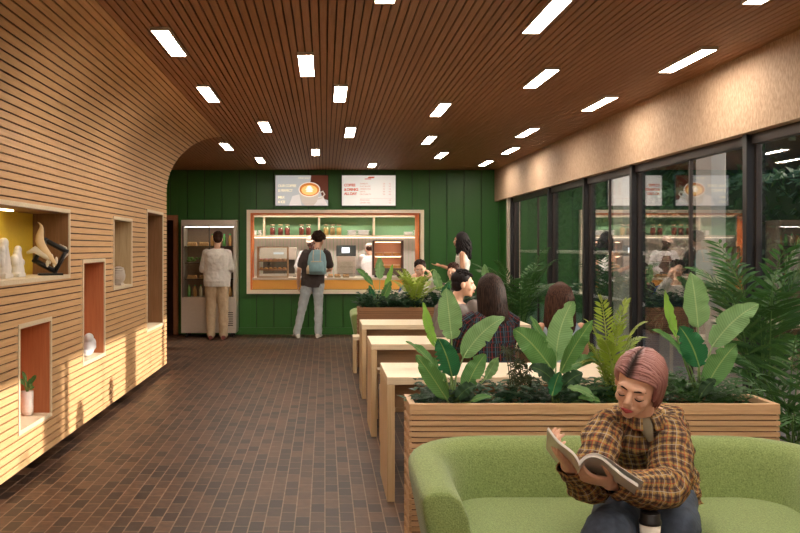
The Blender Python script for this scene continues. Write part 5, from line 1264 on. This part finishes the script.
# hair: side parted bob as strands
r_, f_, u_ = frame(hf, hu)
m = MB(); random.seed(77)
def LH(x, y, z): return hc+(r_*x+f_*y+u_*z)*HS
core = MB(); core.ell(LH(0, -.024, .034), (.0725*HS, .087*HS, .076*HS), 20, Rh); core.ell(LH(0, -.055, -.02), (.062*HS, .05*HS, .07*HS), 18, Rh)
core.build('hair_roots', plain('hair_root', (.10, .04, .04), .5), rd, world=True)
def surf(az, z, k=1.0):      # az: 0 = front, +-pi = back
    zz = max(-.02, z); q = math.sqrt(max(0.0, 1-((zz-.03)/.088)**2)) if zz > .03 else 1.0
    return LH(.079*k*q*math.sin(az), -.018+.094*k*q*math.cos(az), z)
for side in (-1, 1):
    for k in range(190):
        t0 = random.random(); ypart = .070-.115*t0; zp = .118-.42*abs(ypart+.012)**1.65*2.0
        zp = .030+.088*math.sqrt(max(0, 1-((ypart+.018)/.094)**2))
        azE = (1.02+.30*random.random() if t0 < .30 else 1.05+2.1*((t0-.30)/.70)**.85+random.uniform(-.1, .1)); azE = min(azE, PI)
        zend = -.052+random.uniform(-.014, .010) if azE < 1.5 else -.064-.02*max(0, azE-1.5)+random.uniform(-.014, .01)
        if side > 0 and azE < 1.9: zend = .012-.04*max(0, azE-1.3)+random.uniform(-.012, .01)
        elif azE < 1.2: zend = -.02+random.uniform(-.015, .01)
        p0 = LH(.020, ypart, zp-.002); kk = random.uniform(.97, 1.09); pts = [p0]
        az0 = math.atan2(.001, ypart+.018) if ypart+.018 > 0 else 0
        for j in range(1, 10):
            q = j/9; z = zp+(zend-zp)*(q**1.35); x_ = q**.75
            tgt = surf(side*azE, z, kk)
            lin = LH(.020, ypart, zp-.002).lerp(tgt, min(1, x_*1.9)) if x_ < .53 else tgt
            d = lin-LH(0, -.018, .03); loc = V((d.dot(r_), d.dot(f_), d.dot(u_)))/HS
            if loc.z > 0:
                nrm = math.sqrt((loc.x/.079)**2+(loc.y/.094)**2+(loc.z/.088)**2)
                if nrm < kk: lin = LH(0, -.018, .03)+(lin-LH(0, -.018, .03))*(kk/nrm)
            if q > .85: lin = lin+(LH(0, 0, z)-lin)*.10*(q-.85)/.15
            pts.append(lin)
        m.tube(pts, [.003, .0052, .0058, .006, .006, .006, .006, .0055, .0045, .0015], 6)
m.build('hair', HAIRP, rd, world=True)
for sd_ in (1,):
    mm = MB(); mm.ell(LH(.076, -.004, -.034), (.004,)*3, 8); mm.build('earring', M_WHITE, rd, world=True)
# overshirt, lofted with cloth folds
def cloth(m, pts, rx, ry, side, n=34, amp=.010, seed=0, sub=7, uvr=None, openend=True):
    pts = [V(p) for p in pts]; N_ = len(pts)
    def cr_(i, t):
        p0, p1, p2, p3 = pts[max(0, i-1)], pts[i], pts[i+1], pts[min(N_-1, i+2)]
        return .5*((2*p1)+(-p0+p2)*t+(2*p0-5*p1+4*p2-p3)*t*t+(-p0+3*p1-3*p2+p3)*t**3)
    P_, RX, RY = [], [], []
    for i in range(N_-1):
        for k in range(sub):
            t = k/sub; P_.append(cr_(i, t)); RX.append(rx[i]*(1-t)+rx[i+1]*t); RY.append(ry[i]*(1-t)+ry[i+1]*t)
    P_.append(pts[-1]); RX.append(rx[-1]); RY.append(ry[-1])
    rows = []; Ls = 0; lens = []
    for i, p in enumerate(P_):
        tg = (P_[min(i+1, len(P_)-1)]-P_[max(i-1, 0)]).normalized(); s = V(side); s = (s-tg*s.dot(tg)).normalized(); v = tg.cross(s)
        if i: Ls += (p-P_[i-1]).length
        lens.append(Ls); row = []
        for k in range(n):
            a = 2*PI*k/n; d = s*math.cos(a)*RX[i]+v*math.sin(a)*RY[i]; q = p+d
            f1 = noise.noise(V((q.x*14+seed, q.y*14, q.z*24)))+.55*noise.noise(V((q.x*36, q.y*36+seed, q.z*52)))
            row.append(m.bm.verts.new(q+d.normalized()*amp*f1))
        rows.append(row)
    R0 = uvr or (sum(RX)+sum(RY))/(2*len(RX))
    for i in range(len(rows)-1):
        for k in range(n):
            f = m.bm.faces.new((rows[i][k], rows[i][(k+1) % n], rows[i+1][(k+1) % n], rows[i+1][k])); f.smooth = True
            for l, (kk, vv) in zip(f.loops, ((k, lens[i]), (k+1, lens[i]), (k+1, lens[i+1]), (k, lens[i+1]))): l[m.uv].uv = (2*PI*R0*kk/n, vv)
    m.bm.faces.new(rows[0][::-1])
    if not openend: m.bm.faces.new(rows[-1])
m = MB()
cloth(m, [(1.265, 3.47, .462), (1.25, 3.485, .54), (1.225, 3.43, .63), (1.19, 3.35, .74), (1.145, 3.27, .835), (1.133, 3.245, .868), (1.13, 3.235, .893)],
      [.186, .192, .172, .162, .150, .122, .058], [.155, .165, .145, .130, .105, .080, .055], (1, .05, 0), 48, .020, 1, 8)
cloth(m, [sl+V((-.045, .005, -.005)), sl+V((.0, 0, -.01)), sl.lerp(el, .4)+V((.012, -.01, 0)), el+V((.01, 0, .0)), el.lerp(wl_, .35)+V((0, 0, -.01)), el.lerp(wl_, .72)+V((0, 0, -.006)), el.lerp(wl_, 1.0)],
      [.05, .064, .072, .074, .068, .054, .038], [.05, .066, .070, .072, .066, .050, .036], (0, 1, .2), 34, .016, 5, 7)
cloth(m, [sr+V((.045, .005, -.005)), sr+V((.0, 0, -.01)), sr.lerp(er, .4)+V((-.010, -.01, 0)), er+V((-.01, 0, -.005)), er.lerp(wr_, .4)+V((0, 0, -.01)), er.lerp(wr_, 1.0)],
      [.05, .062, .068, .068, .060, .038], [.05, .064, .068, .068, .058, .036], (0, 1, .2), 34, .016, 9, 7)
sh_ = m.build('overshirt', M_PLAID, rd, world=True)
m = MB()                                   # collar leaves and placket
def sheet(m, rows_):
    vs = [[m.bm.verts.new(V(p)) for p in r] for r in rows_]; 
    for i in range(len(vs)-1):
        for j in range(len(vs[0])-1):
            f = m.bm.faces.new((vs[i][j], vs[i][j+1], vs[i+1][j+1], vs[i+1][j])); f.smooth = True
            for l, (a, b_) in zip(f.loops, ((i, j), (i, j+1), (i+1, j+1), (i+1, j))): l[m.uv].uv = (a*.028, b_*.03)
nb = V((1.128, 3.225, .893))
for q in (-1, 1):
    rows_ = []
    for k in range(9):
        a = -PI/2+q*(.22+PI*.80*k/8); d = V((math.cos(a), math.sin(a), 0)); w2 = (.068 if k < 2 else .055)
        rows_.append([nb+d*.056+V((0, 0, .022-.020*(1-k/8))), nb+d*.073+V((0, 0, .018-.026*(1-k/8))), nb+d*(.085+(.014 if k < 2 else 0))+V((0, 0, -w2+.03-.012*(1-k/8)))])
    sheet(m, rows_)
cl_ = m.build('collar', M_PLAID, rd, world=True)
md = cl_.modifiers.new('thickness', 'SOLIDIFY'); md.thickness = .005; md.offset = 1
m = MB(); m.tube([nb+V((-.005, -.062, .0)), nb+V((-.006, -.085, -.04)), nb+V((.004, -.100, -.085))], [.020, .024, .010], 12, flat=.45, up=(0, 1, 0)); m.build('undershirt', plain('olive_undershirt', (.20, .17, .11), .8), rd, world=True)
# jeans
M_JEAN = plain('blue_jeans', (.055, .075, .115), .85, bump=.5, nscale=45, var=.45)
m = MB()
m.chain([V((1.32, 3.47, .525)), V((1.215, 3.12, .505)), V((1.08, 3.27, .48))], [.102, .082, .064]); m.chain([V((1.16, 3.45, .525)), V((.935, 2.97, .520)), V((.92, 2.85, .15))], [.100, .085, .066]); m.ell(pel+V((0, 0, -.01)), (.17, .13, .10), 18)
m.build('jeans', M_JEAN, rd, world=True, remesh=.009, smoothit=4, fold=.025)
for x in (.92,):
    b_ = V((x, 2.84, 0)); d = V((-.1, -1, 0)); uu = d.cross(V((0, 0, 1)))
    m = MB(); m.loft([(b_-d*.075+V((0, 0, .04)), uu*.028, V((0, 0, .036))), (b_-d*.04+V((0, 0, .05)), uu*.037, V((0, 0, .048))), (b_+d*.05+V((0, 0, .045)), uu*.040, V((0, 0, .044))), (b_+d*.12+V((0, 0, .03)), uu*.042, V((0, 0, .029))), (b_+d*.165+V((0, 0, .022)), uu*.028, V((0, 0, .02)))], 14)
    m.build('shoe', M_WSHOE, rd, world=True)
# magazine
mg = thing('magazine', 'open magazine with pale grey covers held by the reading person', 'magazine', (.80, 2.80, .81))
dv = V((.055, .235, -.115))
def leafsheet(prof, th, name, mat, t0=0, t1=1):
    m = MB(); pts = [V(p) for p in prof]; n = len(pts)
    P_ = []
    for i in range(n-1):
        for k in range(5):
            t = k/5; p0, p1, p2, p3 = pts[max(0, i-1)], pts[i], pts[i+1], pts[min(n-1, i+2)]
            P_.append(.5*((2*p1)+(-p0+p2)*t+(2*p0-5*p1+4*p2-p3)*t*t+(-p0+3*p1-3*p2+p3)*t**3))
    P_.append(pts[-1]); nn = V((0, .44, .9))
    A = [[m.bm.verts.new(p+dv*q+off) for p in P_] for q in (t0, t1) for off in (V((0, 0, 0)), )]
    rows = []
    for p_i, p in enumerate(P_):
        tg = (P_[min(p_i+1, len(P_)-1)]-P_[max(p_i-1, 0)]).normalized(); no = dv.cross(tg).normalized()
        if no.z < 0: no = -no
        rows.append([m.bm.verts.new(p+dv*t0), m.bm.verts.new(p+dv*t1), m.bm.verts.new(p+dv*t1+no*th), m.bm.verts.new(p+dv*t0+no*th)])
    for a in A:
        for v_ in a: m.bm.verts.remove(v_)
    for i in range(len(rows)-1):
        for k in range(4): m.bm.faces.new((rows[i][k], rows[i][(k+1) % 4], rows[i+1][(k+1) % 4], rows[i+1][k]))
    m.bm.faces.new(rows[0]); m.bm.faces.new(rows[-1][::-1]); return m.build(name, mat, mg, world=True)
M_COV = plain('magazine_cover', (.76, .74, .71), .35, var=.02); M_PG = plain('magazine_page', (.80, .78, .74), .5)
Yk = 2.80
def K(px, py, dy=0): return P(px, py, Yk+dy)
left = [K(547, 429), K(556, 441), K(566, 449), K(574, 456), K(579.5, 466)]
right = [K(579.5, 466), K(585, 459.5), K(593, 457), K(602, 460), K(613, 469), K(624, 478), K(638, 487)]
leafsheet(left, .004, 'cover', M_COV); leafsheet(right, .004, 'cover', M_COV)
leafsheet([p+V((.002, 0, .005)) for p in left], .004, 'pages', M_PG, .02, .98)
leafsheet([p+V((.0, 0, .005)) for p in right], .006, 'pages', M_PG, .02, .98)
top_ = [K(579.5, 463), K(587, 457), K(596, 455.5), K(607, 460), K(619, 468), K(631, 476), K(643.5, 484)]
leafsheet([p+V((0, .0, .006)) for p in top_], .0012, 'loose_page', M_PG, .0, 1)
leafsheet([p+V((0, .0, .0085)) for p in top_[3:]], .0006, 'photo_page', plain('photo_black', (.03, .03, .035), .4), .1, .9)
